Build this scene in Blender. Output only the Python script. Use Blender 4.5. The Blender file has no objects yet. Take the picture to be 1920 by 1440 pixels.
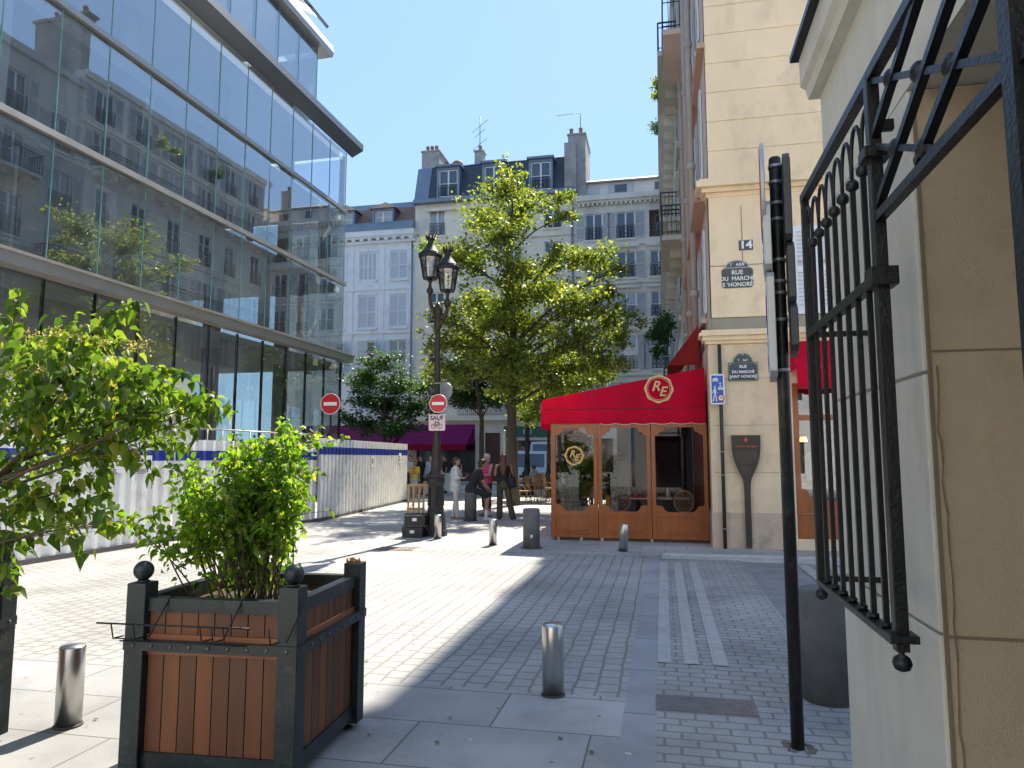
import bpy, bmesh, math, random
from mathutils import Vector, Matrix, Euler
R = math.radians
S = bpy.context.scene
COL = S.collection

# ------------------------------------------------------------------ camera, sky, sun, exposure
cam_d = bpy.data.cameras.new('camera'); cam = bpy.data.objects.new('camera', cam_d); COL.objects.link(cam)
cam_d.sensor_fit = 'HORIZONTAL'; cam_d.sensor_width = 36.0; cam_d.lens = 36.0 * 1331 / 1920
cam_d.clip_start = 0.05; cam_d.clip_end = 2000
cam.location = (0, 0, 1.62); cam.rotation_euler = (R(90 + 5.92), 0, R(11.9))
S.camera = cam
SUN_AZ, SUN_EL = R(8.6), R(50)
wd = bpy.data.worlds.new('World'); S.world = wd; wd.use_nodes = True
_n = wd.node_tree.nodes; _n.clear()
_o = _n.new('ShaderNodeOutputWorld'); _b = _n.new('ShaderNodeBackground'); _s = _n.new('ShaderNodeTexSky')
_s.sky_type = 'NISHITA'; _s.sun_disc = False; _s.sun_elevation = SUN_EL; _s.sun_rotation = SUN_AZ
_s.air_density = 1.25; _s.dust_density = 0.35; _s.ozone_density = 1.6
_b.inputs['Strength'].default_value = 0.15
_k = _n.new('ShaderNodeVectorMath'); _k.operation = 'MULTIPLY_ADD'; _k.inputs[1].default_value = (1.25, .76, .44); _k.inputs[2].default_value = (1, 1, 1)
_d = _n.new('ShaderNodeVectorMath'); _d.operation = 'DIVIDE'      # soft shoulder on the sky's brightness, as a camera exposed for shade records it
wd.node_tree.links.new(_s.outputs[0], _k.inputs[0]); wd.node_tree.links.new(_s.outputs[0], _d.inputs[0]); wd.node_tree.links.new(_k.outputs[0], _d.inputs[1])
wd.node_tree.links.new(_d.outputs[0], _b.inputs[0]); wd.node_tree.links.new(_b.outputs[0], _o.inputs[0])
sun_d = bpy.data.lights.new('sun', 'SUN'); sun_d.energy = 2.0; sun_d.angle = R(0.5); sun_d.color = (1.0, 0.93, 0.80)
sun = bpy.data.objects.new('sun', sun_d); COL.objects.link(sun)
_sv = Vector((math.sin(SUN_AZ) * math.cos(SUN_EL), math.cos(SUN_AZ) * math.cos(SUN_EL), math.sin(SUN_EL)))
sun.rotation_euler = _sv.to_track_quat('Z', 'Y').to_euler()
S.view_settings.view_transform = 'Standard'; S.view_settings.look = 'None'; S.view_settings.gamma = 1
S.view_settings.exposure = 2.38
S.render.engine = 'CYCLES'
S.cycles.max_bounces = 8; S.cycles.transparent_max_bounces = 24; S.cycles.glossy_bounces = 4
S.cycles.transmission_bounces = 4; S.cycles.diffuse_bounces = 4
S.cycles.use_denoising = True
S.cycles.caustics_reflective = False; S.cycles.caustics_refractive = False

# ------------------------------------------------------------------ helpers
class MB:
    def __init__(s): s.v = []; s.f = []; s.m = []; s.s = []
    def add(s, vs, fs, mi=0, sm=False):
        b = len(s.v); s.v += [tuple(v) for v in vs]
        for f in fs: s.f.append(tuple(i + b for i in f)); s.m.append(mi); s.s.append(sm)
        return s
    def box(s, x0, x1, y0, y1, z0, z1, mi=0):
        v = [(x0,y0,z0),(x1,y0,z0),(x1,y1,z0),(x0,y1,z0),(x0,y0,z1),(x1,y0,z1),(x1,y1,z1),(x0,y1,z1)]
        return s.add(v, [(0,3,2,1),(4,5,6,7),(0,1,5,4),(1,2,6,5),(2,3,7,6),(3,0,4,7)], mi)
    def bar(s, p0, p1, w, h, mi=0, up=(0,0,1)):
        p0, p1 = Vector(p0), Vector(p1); d = (p1 - p0).normalized(); u = Vector(up)
        if abs(d.dot(u)) > .98: u = Vector((0,1,0))
        a = d.cross(u).normalized() * w / 2; b = a.cross(d).normalized() * h / 2
        v = [p0-a-b, p0+a-b, p0+a+b, p0-a+b, p1-a-b, p1+a-b, p1+a+b, p1-a+b]
        return s.add(v, [(0,1,2,3),(7,6,5,4),(1,0,4,5),(2,1,5,6),(3,2,6,7),(0,3,7,4)], mi)
    def tube(s, pts, r, n=8, mi=0, sm=True):
        pts = [Vector(p) for p in pts]; rs = r if isinstance(r, (list, tuple)) else [r] * len(pts)
        vs = []; fs = []; ref = None
        for i, p in enumerate(pts):
            d = (pts[min(i+1, len(pts)-1)] - pts[max(i-1, 0)]).normalized()
            if ref is None: ref = Vector((0,0,1)) if abs(d.z) < .9 else Vector((1,0,0))
            a = (ref - d * ref.dot(d)).normalized(); b = d.cross(a); ref = a
            for k in range(n):
                t = 2 * math.pi * k / n; vs.append(p + (a * math.cos(t) + b * math.sin(t)) * rs[i])
        for i in range(len(pts) - 1):
            for k in range(n):
                fs.append((i*n+k, i*n+(k+1) % n, (i+1)*n+(k+1) % n, (i+1)*n+k))
        s.add(vs, fs, mi, sm)
        L = len(pts) - 1
        b = len(s.v) - len(vs)
        s.f.append(tuple(b + k for k in range(n))[::-1]); s.m.append(mi); s.s.append(False)
        s.f.append(tuple(b + L*n + k for k in range(n))); s.m.append(mi); s.s.append(False)
        return s
    def lathe(s, prof, n=24, c=(0,0,0), mi=0, sm=True, rot=0, caps=True):
        vs = []; fs = []
        for r, z in prof:
            for k in range(n):
                t = 2 * math.pi * k / n + rot; vs.append((c[0] + r*math.cos(t), c[1] + r*math.sin(t), c[2] + z))
        for i in range(len(prof) - 1):
            for k in range(n): fs.append((i*n+k, i*n+(k+1) % n, (i+1)*n+(k+1) % n, (i+1)*n+k))
        s.add(vs, fs, mi, sm)
        if caps:
            b = len(s.v) - len(vs); L = len(prof) - 1
            s.f.append(tuple(b + k for k in range(n))[::-1]); s.m.append(mi); s.s.append(False)
            s.f.append(tuple(b + L*n + k for k in range(n))); s.m.append(mi); s.s.append(False)
        return s
    def prism(s, poly, a0, a1, axis='y', mi=0):
        # poly in the plane across the axis: y -> (x,z), x -> (y,z), z -> (x,y)
        def P(p, a): return {'y': (p[0], a, p[1]), 'x': (a, p[0], p[1]), 'z': (p[0], p[1], a)}[axis]
        n = len(poly); vs = [P(p, a0) for p in poly] + [P(p, a1) for p in poly]
        fs = [tuple(range(n)), tuple(range(2*n-1, n-1, -1))] + [((i+1) % n, i, n+i, n+(i+1) % n) for i in range(n)]
        return s.add(vs, fs, mi)
    def quad(s, a, b, c, d, mi=0): return s.add([a,b,c,d], [(0,1,2,3)], mi)
    def ball(s, c, r, n=14, m=9, sc=(1,1,1), mi=0, rot=None):
        vs = []; fs = []
        for i in range(m + 1):
            t = math.pi * i / m
            for k in range(n):
                p = 2 * math.pi * k / n
                q = Vector((r*sc[0]*math.sin(t)*math.cos(p), r*sc[1]*math.sin(t)*math.sin(p), -r*sc[2]*math.cos(t)))
                if rot is not None: q = rot @ q
                vs.append((c[0]+q.x, c[1]+q.y, c[2]+q.z))
        for i in range(m):
            for k in range(n): fs.append((i*n+k, i*n+(k+1) % n, (i+1)*n+(k+1) % n, (i+1)*n+k))
        return s.add(vs, fs, mi, True)
    def mesh(s, name, mats, off=(0,0,0)):
        me = bpy.data.meshes.new(name); ox, oy, oz = off
        me.from_pydata([(x-ox, y-oy, z-oz) for x, y, z in s.v], [], s.f)
        for m in (mats if isinstance(mats, (list, tuple)) else [mats]): me.materials.append(m)
        me.polygons.foreach_set('material_index', s.m); me.polygons.foreach_set('use_smooth', s.s)
        me.update()
        return me
    def build(s, name, mats, parent=None, label=None, bevel=0, rel=False, fixn=False):
        off = (0,0,0)
        if rel and parent:
            r = parent
            while r.parent: r = r.parent
            off = tuple(r.location)
        me = s.mesh(name, mats, off)
        if fixn:
            bm = bmesh.new(); bm.from_mesh(me); bmesh.ops.recalc_face_normals(bm, faces=bm.faces); bm.to_mesh(me); bm.free()
        return put(name, me, parent, label, bevel)
def put(name, me, parent=None, label=None, bevel=0, loc=None, rotz=0):
    o = bpy.data.objects.new(name, me); COL.objects.link(o)
    if parent: o.parent = parent
    if label: o['label'] = label
    if loc is not None: o.location = loc
    if rotz: o.rotation_euler = (0, 0, rotz)
    if bevel:
        b = o.modifiers.new('bevel', 'BEVEL'); b.width = bevel; b.segments = 2; b.limit_method = 'ANGLE'; b.angle_limit = R(40)
    return o
def tag(o, label, cat, group=None):
    o['label'] = label; o['category'] = cat
    if group: o['group'] = group
    return o
def thing(name, label, cat, loc=(0,0,0), rotz=0, group=None):
    o = bpy.data.objects.new(name, None); COL.objects.link(o); o.empty_display_size = .2
    o.location = loc; o.rotation_euler = (0,0,rotz); return tag(o, label, cat, group)
def structure(name, mb, mat):
    o = mb.build(name, mat); o['kind'] = 'structure'; return o
def single(name, mb, mats, label, cat, loc=(0,0,0), rotz=0, group=None, bevel=0):
    o = mb.build(name, mats, bevel=bevel); o.location = loc; o.rotation_euler = (0,0,rotz); return tag(o, label, cat, group)
def dup(root, loc, rotz=None, label=None, group=None):
    def cp(o, par):
        c = o.copy(); COL.objects.link(c)
        if par: c.parent = par
        for ch in list(o.children): cp(ch, c)
        return c
    r = cp(root, None); r.location = loc
    if rotz is not None: r.rotation_euler = (0,0,rotz)
    if label: r['label'] = label
    if group: r['group'] = group
    return r
_T = {}
def text_mesh(body, size, depth=.004, shear=0, align='CENTER', sx=1.0, bold=0.0):
    # lettering as a mesh: lies in local x (reading direction) and z (up), front face towards -y
    k = (body, size, depth, shear, align, sx, bold)
    if k in _T: return _T[k]
    cu = bpy.data.curves.new('lettering', 'FONT'); cu.body = body; cu.size = size; cu.extrude = depth / 2; cu.shear = shear
    cu.align_x = align; cu.align_y = 'CENTER'; cu.offset = bold; cu.resolution_u = 3
    ob = bpy.data.objects.new('lettering', cu); COL.objects.link(ob)
    me = bpy.data.meshes.new_from_object(ob.evaluated_get(bpy.context.evaluated_depsgraph_get()))
    bpy.data.objects.remove(ob); bpy.data.curves.remove(cu)
    me.transform(Matrix.Rotation(R(90), 4, 'X') @ Matrix.Diagonal((sx, 1, 1, 1)))
    _T[k] = me
    return me
def text(body, size, loc, mat, parent, name='lettering', rotz=0, **kw):
    me = text_mesh(body, size, **kw).copy(); me.materials.clear(); me.materials.append(mat)
    return put(name, me, parent, loc=loc, rotz=rotz)

# ------------------------------------------------------------------ materials
def _base(name):
    m = bpy.data.materials.new(name); m.use_nodes = True; nt = m.node_tree
    return m, nt, nt.nodes['Principled BSDF']
def N(nt, t, **kw):
    n = nt.nodes.new(t)
    for k, v in kw.items():
        if k in n.inputs: n.inputs[k].default_value = v
        else: setattr(n, k, v)
    return n
def coords(nt, scale=(1,1,1), rot=(0,0,0), loc=(0,0,0)):
    tc = N(nt, 'ShaderNodeTexCoord'); mp = N(nt, 'ShaderNodeMapping')
    mp.inputs['Scale'].default_value = scale; mp.inputs['Rotation'].default_value = rot; mp.inputs['Location'].default_value = loc
    nt.links.new(tc.outputs['Object'], mp.inputs['Vector']); return mp.outputs[0]
def ramp(nt, fac, stops):
    r = N(nt, 'ShaderNodeValToRGB'); e = r.color_ramp.elements
    while len(e) < len(stops): e.new(.5)
    for i, (p, c) in enumerate(stops): e[i].position = p; e[i].color = (*c, 1) if len(c) == 3 else c
    nt.links.new(fac, r.inputs[0]); return r.outputs[0]
def mixc(nt, fac, a, b, mode='MIX'):
    m = N(nt, 'ShaderNodeMix'); m.data_type = 'RGBA'; m.blend_type = mode
    for sock, v in ((m.inputs[0], fac), (m.inputs[6], a), (m.inputs[7], b)):
        if hasattr(v, 'links') or hasattr(v, 'is_linked'): nt.links.new(v, sock)
        elif isinstance(v, (int, float)): sock.default_value = v
        else: sock.default_value = (*v, 1)
    return m.outputs[2]
def bumpn(nt, height, strength, dist=.01):
    b = N(nt, 'ShaderNodeBump'); b.inputs['Strength'].default_value = strength; b.inputs['Distance'].default_value = dist
    nt.links.new(height, b.inputs['Height']); return b.outputs[0]
def M(name, col, rough=.6, metal=0.0, var=.14, vs=3.0, bump=.15, bs=60.0, stretch=(1,1,1), dirt=None, ds=1.2, coat=0.0, spec=.5, island=0.0):
    m, nt, p = _base(name)
    v = coords(nt, stretch)
    n1 = N(nt, 'ShaderNodeTexNoise', Scale=vs, Detail=6.0, Roughness=.6); nt.links.new(v, n1.inputs['Vector'])
    lo = tuple(c * (1 - var) for c in col); hi = tuple(min(1, c * (1 + var)) for c in col)
    c = ramp(nt, n1.outputs['Fac'], [(.3, lo), (.7, hi)])
    if dirt:
        n2 = N(nt, 'ShaderNodeTexNoise', Scale=ds, Detail=8.0, Roughness=.7); nt.links.new(v, n2.inputs['Vector'])
        f = ramp(nt, n2.outputs['Fac'], [(.5, (0,0,0)), (.68, (dirt[3],)*3)])
        c = mixc(nt, f, c, dirt[:3])
    if island:
        g = N(nt, 'ShaderNodeNewGeometry'); c = mixc(nt, 1.0, c, ramp(nt, g.outputs['Random Per Island'], [(0, (1-island,)*3), (1, (1+island, 1+island*.9, 1+island*.7))]), 'MULTIPLY')
    nt.links.new(c, p.inputs['Base Color'])
    n3 = N(nt, 'ShaderNodeTexNoise', Scale=bs, Detail=3.0); nt.links.new(v, n3.inputs['Vector'])
    if bump: nt.links.new(bumpn(nt, n3.outputs['Fac'], bump), p.inputs['Normal'])
    rr = N(nt, 'ShaderNodeMapRange'); rr.inputs['To Min'].default_value = max(.02, rough - .1); rr.inputs['To Max'].default_value = min(1, rough + .1)
    nt.links.new(n1.outputs['Fac'], rr.inputs['Value']); nt.links.new(rr.outputs[0], p.inputs['Roughness'])
    p.inputs['Metallic'].default_value = metal; p.inputs['Coat Weight'].default_value = coat
    p.inputs['Specular IOR Level'].default_value = spec
    return m
def brickM(name, c1, c2, mortar, bw, rh, ms, rot=0, offset=.5, rough=.75, bump=.5, stain=(.16,.15,.14,.5), fine=120, squash=1.0, plane='xy', smooth=.1, msvar=0, gum=0):
    m, nt, p = _base(name)
    rt = {'xy': (0,0,rot), 'xz': (R(90),0,0), 'yz': (R(90),0,R(90))}[plane]
    v = coords(nt)
    if plane == 'xz':
        sp = N(nt, 'ShaderNodeSeparateXYZ'); cb = N(nt, 'ShaderNodeCombineXYZ'); nt.links.new(v, sp.inputs[0])
        nt.links.new(sp.outputs[0], cb.inputs[0]); nt.links.new(sp.outputs[2], cb.inputs[1]); bv = cb.outputs[0]
    elif plane == 'yz':
        sp = N(nt, 'ShaderNodeSeparateXYZ'); cb = N(nt, 'ShaderNodeCombineXYZ'); nt.links.new(v, sp.inputs[0])
        nt.links.new(sp.outputs[1], cb.inputs[0]); nt.links.new(sp.outputs[2], cb.inputs[1]); bv = cb.outputs[0]
    else:
        bv = coords(nt, rot=(0,0,rot))
    if msvar:
        w = N(nt, 'ShaderNodeTexNoise', Scale=3.0, Detail=2.0); nt.links.new(bv, w.inputs['Vector'])
        vm = N(nt, 'ShaderNodeVectorMath', operation='MULTIPLY_ADD'); nt.links.new(w.outputs['Color'], vm.inputs[0])
        vm.inputs[1].default_value = (msvar, msvar, 0); nt.links.new(bv, vm.inputs[2]); bv = vm.outputs[0]
    b = N(nt, 'ShaderNodeTexBrick'); b.offset = offset; b.squash = squash
    nt.links.new(bv, b.inputs['Vector'])
    for k, x in (('Scale', 1.0), ('Mortar Size', ms), ('Mortar Smooth', smooth), ('Bias', 0.0), ('Brick Width', bw), ('Row Height', rh)): b.inputs[k].default_value = x
    b.inputs['Color1'].default_value = (*c1, 1); b.inputs['Color2'].default_value = (*c2, 1); b.inputs['Mortar'].default_value = (*mortar, 1)
    n1 = N(nt, 'ShaderNodeTexNoise', Scale=.9, Detail=9.0, Roughness=.65); nt.links.new(v, n1.inputs['Vector'])
    n2 = N(nt, 'ShaderNodeTexNoise', Scale=fine, Detail=3.0); nt.links.new(v, n2.inputs['Vector'])
    c = mixc(nt, ramp(nt, n1.outputs['Fac'], [(.46, (0,0,0)), (.72, (stain[3],)*3)]), b.outputs['Color'], stain[:3])
    g = ramp(nt, n2.outputs['Fac'], [(.3, (.72,)*3), (.7, (1.2,)*3)])
    c = mixc(nt, 1.0, c, g, 'MULTIPLY')
    if gum:
        vo = N(nt, 'ShaderNodeTexVoronoi', Scale=3.2); nt.links.new(v, vo.inputs['Vector'])
        f = ramp(nt, vo.outputs['Distance'], [(.035, (gum,)*3), (.06, (0,0,0))]); c = mixc(nt, f, c, (.09,.088,.085))
        vo = N(nt, 'ShaderNodeTexNoise', Scale=.35, Detail=4.0, Roughness=.55); nt.links.new(v, vo.inputs['Vector'])
        c = mixc(nt, 1.0, c, ramp(nt, vo.outputs['Fac'], [(.35, (.74,.74,.73)), (.62, (1.1,1.1,1.09))]), 'MULTIPLY')
    nt.links.new(c, p.inputs['Base Color'])
    ad = N(nt, 'ShaderNodeMath', operation='MULTIPLY_ADD'); nt.links.new(b.outputs['Fac'], ad.inputs[0]); ad.inputs[1].default_value = -1.0
    nt.links.new(n2.outputs['Fac'], ad.inputs[2])
    nt.links.new(bumpn(nt, ad.outputs[0], bump, .006), p.inputs['Normal'])
    p.inputs['Roughness'].default_value = rough
    return m
def leafM(name, stops, trans=.5, rough=.45):
    m, nt, p = _base(name)
    g = N(nt, 'ShaderNodeNewGeometry')
    c = ramp(nt, g.outputs['Random Per Island'], stops)
    nt.links.new(c, p.inputs['Base Color']); p.inputs['Roughness'].default_value = rough; p.inputs['Specular IOR Level'].default_value = .35
    t = N(nt, 'ShaderNodeBsdfTranslucent')
    tc = mixc(nt, 1.0, c, (2.3, 2.4, .65), 'MULTIPLY'); nt.links.new(tc, t.inputs['Color'])
    mx = N(nt, 'ShaderNodeMixShader'); mx.inputs[0].default_value = trans
    nt.links.new(p.outputs[0], mx.inputs[1]); nt.links.new(t.outputs[0], mx.inputs[2])
    nt.links.new(mx.outputs[0], nt.nodes['Material Output'].inputs['Surface']); return m
def clothM(name, col, trans=.35, rough=.8, bump=.2):
    m, nt, p = _base(name)
    v = coords(nt); n1 = N(nt, 'ShaderNodeTexNoise', Scale=2.2, Detail=5.0); nt.links.new(v, n1.inputs['Vector'])
    c = ramp(nt, n1.outputs['Fac'], [(.3, tuple(x*.86 for x in col)), (.7, tuple(min(1, x*1.12) for x in col))])
    nt.links.new(c, p.inputs['Base Color']); p.inputs['Roughness'].default_value = rough; p.inputs['Specular IOR Level'].default_value = .15
    w = N(nt, 'ShaderNodeTexNoise', Scale=5.0, Detail=2.0); nt.links.new(v, w.inputs['Vector'])
    nt.links.new(bumpn(nt, w.outputs['Fac'], bump, .05), p.inputs['Normal'])
    t = N(nt, 'ShaderNodeBsdfTranslucent'); nt.links.new(c, t.inputs['Color'])
    mx = N(nt, 'ShaderNodeMixShader'); mx.inputs[0].default_value = trans
    nt.links.new(p.outputs[0], mx.inputs[1]); nt.links.new(t.outputs[0], mx.inputs[2])
    nt.links.new(mx.outputs[0], nt.nodes['Material Output'].inputs['Surface']); return m
def glassM(name, tint=(.8,.88,.86), add=.1, ior=1.5, mul=1.0, gt=(1,1,1), wave=0.0, haze=0.0):
    m = bpy.data.materials.new(name); m.use_nodes = True; nt = m.node_tree; nt.nodes.clear()
    o = N(nt, 'ShaderNodeOutputMaterial'); tr = N(nt, 'ShaderNodeBsdfTransparent'); gl = N(nt, 'ShaderNodeBsdfGlossy'); fr = N(nt, 'ShaderNodeFresnel')
    tr.inputs[0].default_value = (*tint, 1); gl.inputs['Roughness'].default_value = 0.0; gl.inputs['Color'].default_value = (*gt, 1); fr.inputs[0].default_value = ior
    ma = N(nt, 'ShaderNodeMath', operation='MULTIPLY_ADD', use_clamp=True); ma.inputs[1].default_value = mul; ma.inputs[2].default_value = add
    nt.links.new(fr.outputs[0], ma.inputs[0])
    if wave:
        v = coords(nt); w = N(nt, 'ShaderNodeTexNoise', Scale=.9, Detail=1.0); nt.links.new(v, w.inputs['Vector'])
        nt.links.new(bumpn(nt, w.outputs['Fac'], wave, .02), gl.inputs['Normal'])
    mx = N(nt, 'ShaderNodeMixShader'); nt.links.new(ma.outputs[0], mx.inputs[0]); nt.links.new(tr.outputs[0], mx.inputs[1]); nt.links.new(gl.outputs[0], mx.inputs[2])
    if haze:  # pale haze mixed into the shader, imitating washed-out reflections
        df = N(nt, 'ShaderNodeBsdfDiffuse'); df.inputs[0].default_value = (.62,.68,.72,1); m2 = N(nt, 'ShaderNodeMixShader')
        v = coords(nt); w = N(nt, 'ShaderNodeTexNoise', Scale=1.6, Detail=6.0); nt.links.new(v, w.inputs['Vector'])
        nt.links.new(ramp(nt, w.outputs['Fac'], [(.3, (haze*.6,)*3), (.7, (haze*1.4,)*3)]), m2.inputs[0])
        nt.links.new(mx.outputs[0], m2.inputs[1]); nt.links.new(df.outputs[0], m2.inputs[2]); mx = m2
    nt.links.new(mx.outputs[0], o.inputs['Surface']); return m
def glowM(name, col, st):
    m, nt, p = _base(name); p.inputs['Base Color'].default_value = (*col, 1)
    p.inputs['Emission Color'].default_value = (*col, 1); p.inputs['Emission Strength'].default_value = st; return m
black_iron = M('black_iron', (.014,.015,.016), .42, .3, .3, 8, .25, 90)
dark_green_paint = M('dark_green_paint', (.012,.020,.019), .38, 0, .3, 6, .2, 70, dirt=(.1,.1,.09,.25), ds=14)
white_paint = M('white_paint', (.72,.73,.72), .5, 0, .06, 2, .05)
steel = M('steel', (.55,.54,.52), .3, 1.0, .12, 5, .12, 40, stretch=(1,1,.15), dirt=(.2,.18,.16,.5), ds=5)
zinc = M('zinc', (.20,.24,.29), .45, .35, .15, 1.2, .1, 20)
slate = brickM('slate', (.045,.055,.075), (.06,.07,.09), (.02,.025,.03), .3, .2, .012, plane='xz', stain=(.09,.1,.12,.3), rough=.5)
dark_pane = M('dark_pane', (.02,.025,.03), .06, 0, .3, 1, 0, spec=.9)
# ------------------------------------------------------------------ the setting: ground and paving
asphalt = M('asphalt', (.24,.24,.24), .85, 0, .25, 2.5, .6, 180, dirt=(.31,.30,.29,.5), ds=1.0)
ground_mat = brickM('far_paving', (0.480,0.464,0.432), (0.416,0.400,0.384), (0.256,0.248,0.240), .9, .6, .008, rot=R(90), stain=(.2,.19,.18,.5))
sett_cols = brickM('sett_columns', (.455,.442,.418), (.41,.397,.376), (.265,.255,.24), .17, .155, .011, rot=R(90), offset=.37, stain=(.13,.125,.12,.45), bump=.9, msvar=.045, gum=.6)
sett_rows = brickM('sett_rows', (.43,.42,.405), (.385,.375,.36), (.245,.24,.23), .19, .11, .009, offset=.5, stain=(.11,.11,.11,.6), bump=.9, msvar=.04, gum=.6)
slab_mat = brickM('granite_slabs', (0.474,0.465,0.459), (0.360,0.355,0.353), (0.147,0.138,0.126), 1.05, .62, .006, rot=0, offset=.42, stain=(.14,.14,.14,.55), bump=.35, fine=230, msvar=.004, gum=.6)
strip_mat = brickM('granite_strip', (0.417,0.420,0.438), (0.332,0.337,0.354), (0.118,0.113,0.108), .95, .6, .006, rot=R(90), offset=0, stain=(.12,.12,.12,.5), bump=.3, fine=230, gum=.6)
pave_mat = brickM('pavement_slabs', (0.580,0.549,0.504), (0.463,0.437,0.400), (0.275,0.255,0.233), .8, .5, .007, offset=.5, stain=(.19,.18,.175,.5), bump=.3, fine=200, gum=.6)
def sheet(name, rects, z, mat, cell=None):
    mb = MB()
    for x0, x1, y0, y1 in rects: mb.quad((x0,y0,z),(x1,y0,z),(x1,y1,z),(x0,y1,z))
    return structure(name, mb, mat)
sheet('ground', [(-300,300,-300,300)], 0.0, ground_mat)
sheet('road', [(1.16,9,-8,11.75),(-60,60,41.0,43.2)], .004, asphalt)
sheet('sett_paving', [(-16,-.275,5.03,12.15)], .008, sett_cols)
sheet('sett_lane', [(-.07,1.16,-8,11.9)], .008, sett_rows)
sheet('slab_paving', [(-16,-.275,-8,5.03)], .008, slab_mat)
sheet('slab_strip', [(-.275,-.07,-8,12.15)], .009, strip_mat)
sheet('pavement', [(-16,-.07,12.15,41.0),(-.07,10,12.35,41.0)], .010, pave_mat)
# low kerb and sidewalk in front of the corner building
kb = MB().box(-.05,10,11.9,12.35,0,.035); o = structure('kerb', kb, M('kerb_granite', (0.416,0.416,0.408), .7, 0, .12, 3, .3, 150))
# worn road paint
def wornM():
    m, nt, p = _base('worn_road_paint'); v = coords(nt)
    n = N(nt, 'ShaderNodeTexNoise', Scale=9.0, Detail=8.0, Roughness=.75); nt.links.new(v, n.inputs['Vector'])
    n2 = N(nt, 'ShaderNodeTexNoise', Scale=2.0, Detail=3.0); nt.links.new(v, n2.inputs['Vector'])
    ad = N(nt, 'ShaderNodeMath', operation='ADD'); nt.links.new(n.outputs['Fac'], ad.inputs[0]); nt.links.new(n2.outputs['Fac'], ad.inputs[1])
    b = N(nt, 'ShaderNodeTexBrick'); nt.links.new(v, b.inputs['Vector'])
    for k, x in (('Scale', 1.0), ('Mortar Size', .006), ('Brick Width', .19), ('Row Height', .11)): b.inputs[k].default_value = x
    b.inputs['Color1'].default_value = (.45,.44,.42,1); b.inputs['Color2'].default_value = (.37,.36,.345,1); b.inputs['Mortar'].default_value = (.36,.35,.33,1)
    c = mixc(nt, ramp(nt, ad.outputs[0], [(.36, (.9,)*3), (.50, (0,0,0))]), b.outputs['Color'], (.21,.21,.21))
    nt.links.new(c, p.inputs['Base Color']); p.inputs['Roughness'].default_value = .7; return m
worn = wornM()
sheet('crossing_stripes', [(-.075,.035,5.92,11.5),(.135,.245,5.92,11.5),(.355,.47,5.92,11.5),(1.95,2.1,8.2,11.6),(2.35,2.5,7.6,11.6),(2.75,2.9,7.6,11.6)], .0135, worn)
# tactile strip: rows of small studs on a pale band
tm = MB(); tm.box(-.02,6.0,12.06,12.31,.035,.041)
for i in range(120):
    for j in range(4):
        x = .01 + i*.05; y = 12.09 + j*.063
        tm.box(x, x+.026, y, y+.03, .041, .049)
single('tactile_strip', tm, M('tactile_white', (.55,.54,.52), .6, 0, .15, 6, .2), 'pale studded tactile strip along the kerb before the cream corner building', 'tactile paving')
# checker cover plate in the setts
pl = MB(); pl.box(-.077,.56,4.84,5.13,.0,.014)
for i in range(16):
    for j in range(7):
        x = -.05 + i*.037 + (.018 if j % 2 else 0); y = 4.865 + j*.038
        pl.ball((x,y,.0145), .009, 6, 4, (1,.7,.25))
single('cover_plate', pl, M('cover_steel', (.20,.19,.185), .5, .5, .2, 7, .3, 90, dirt=(.12,.1,.09,.6), ds=5), 'grey studded metal cover plate set in the setts', 'cover plate')
dg = MB()
for i in range(9): dg.box(-4.98+i*.075, -4.945+i*.075, 11.95, 12.33, .0, .016)
dg.box(-5.02,-4.28,11.92,11.95,.0,.017); dg.box(-5.02,-4.28,12.33,12.36,.0,.017)
single('drain_grate', dg, M('rust_iron', (.20,.12,.08), .8, .3, .3, 9, .3), 'rusty slotted drain grate in the sunlit paving', 'drain')
# cigarette ends and litter on the slabs
random.seed(5)
for i,(x,y) in enumerate([(-.60,4.95),(-.68,4.86),(.05,5.62),(-.2,4.1),(-1.1,4.1),(.42,4.0)]):
    a = random.random()*3; c = MB().tube([(0,0,0),(.035*math.cos(a),.035*math.sin(a),0)], .004, 6)
    single('cigarette_end', c, white_paint, 'white cigarette end dropped on the grey paving', 'litter', (x,y,.013), group='cigarette ends on the paving')
# ------------------------------------------------------------------ buildings
def wall_face(mb, holes, x0, x1, z0, z1, o=(0,0), rz=0, y=0.0, rev=.22, mi=0):
    c, s = math.cos(rz), math.sin(rz)
    def T(x, yy, z): return (o[0] + x*c - yy*s, o[1] + x*s + yy*c, z)
    xs = sorted({x0, x1, *[h[0] for h in holes], *[h[1] for h in holes]}); zs = sorted({z0, z1, *[h[2] for h in holes], *[h[3] for h in holes]})
    xs = [x for x in xs if x0 <= x <= x1]; zs = [z for z in zs if z0 <= z <= z1]
    for i in range(len(xs)-1):
        for j in range(len(zs)-1):
            mx, mz = (xs[i]+xs[i+1])/2, (zs[j]+zs[j+1])/2
            if any(h[0] < mx < h[1] and h[2] < mz < h[3] for h in holes): continue
            mb.quad(T(xs[i],y,zs[j]), T(xs[i+1],y,zs[j]), T(xs[i+1],y,zs[j+1]), T(xs[i],y,zs[j+1]), mi)
    for a, b, d, e in [h[:4] for h in holes]:
        for q in (((a,d),(a,e)), ((a,e),(b,e)), ((b,e),(b,d)), ((b,d),(a,d))):
            (xa,za),(xb,zb) = q
            mb.quad(T(xa,y,za), T(xb,y,zb), T(xb,y+rev,zb), T(xa,y+rev,za), mi)
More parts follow.
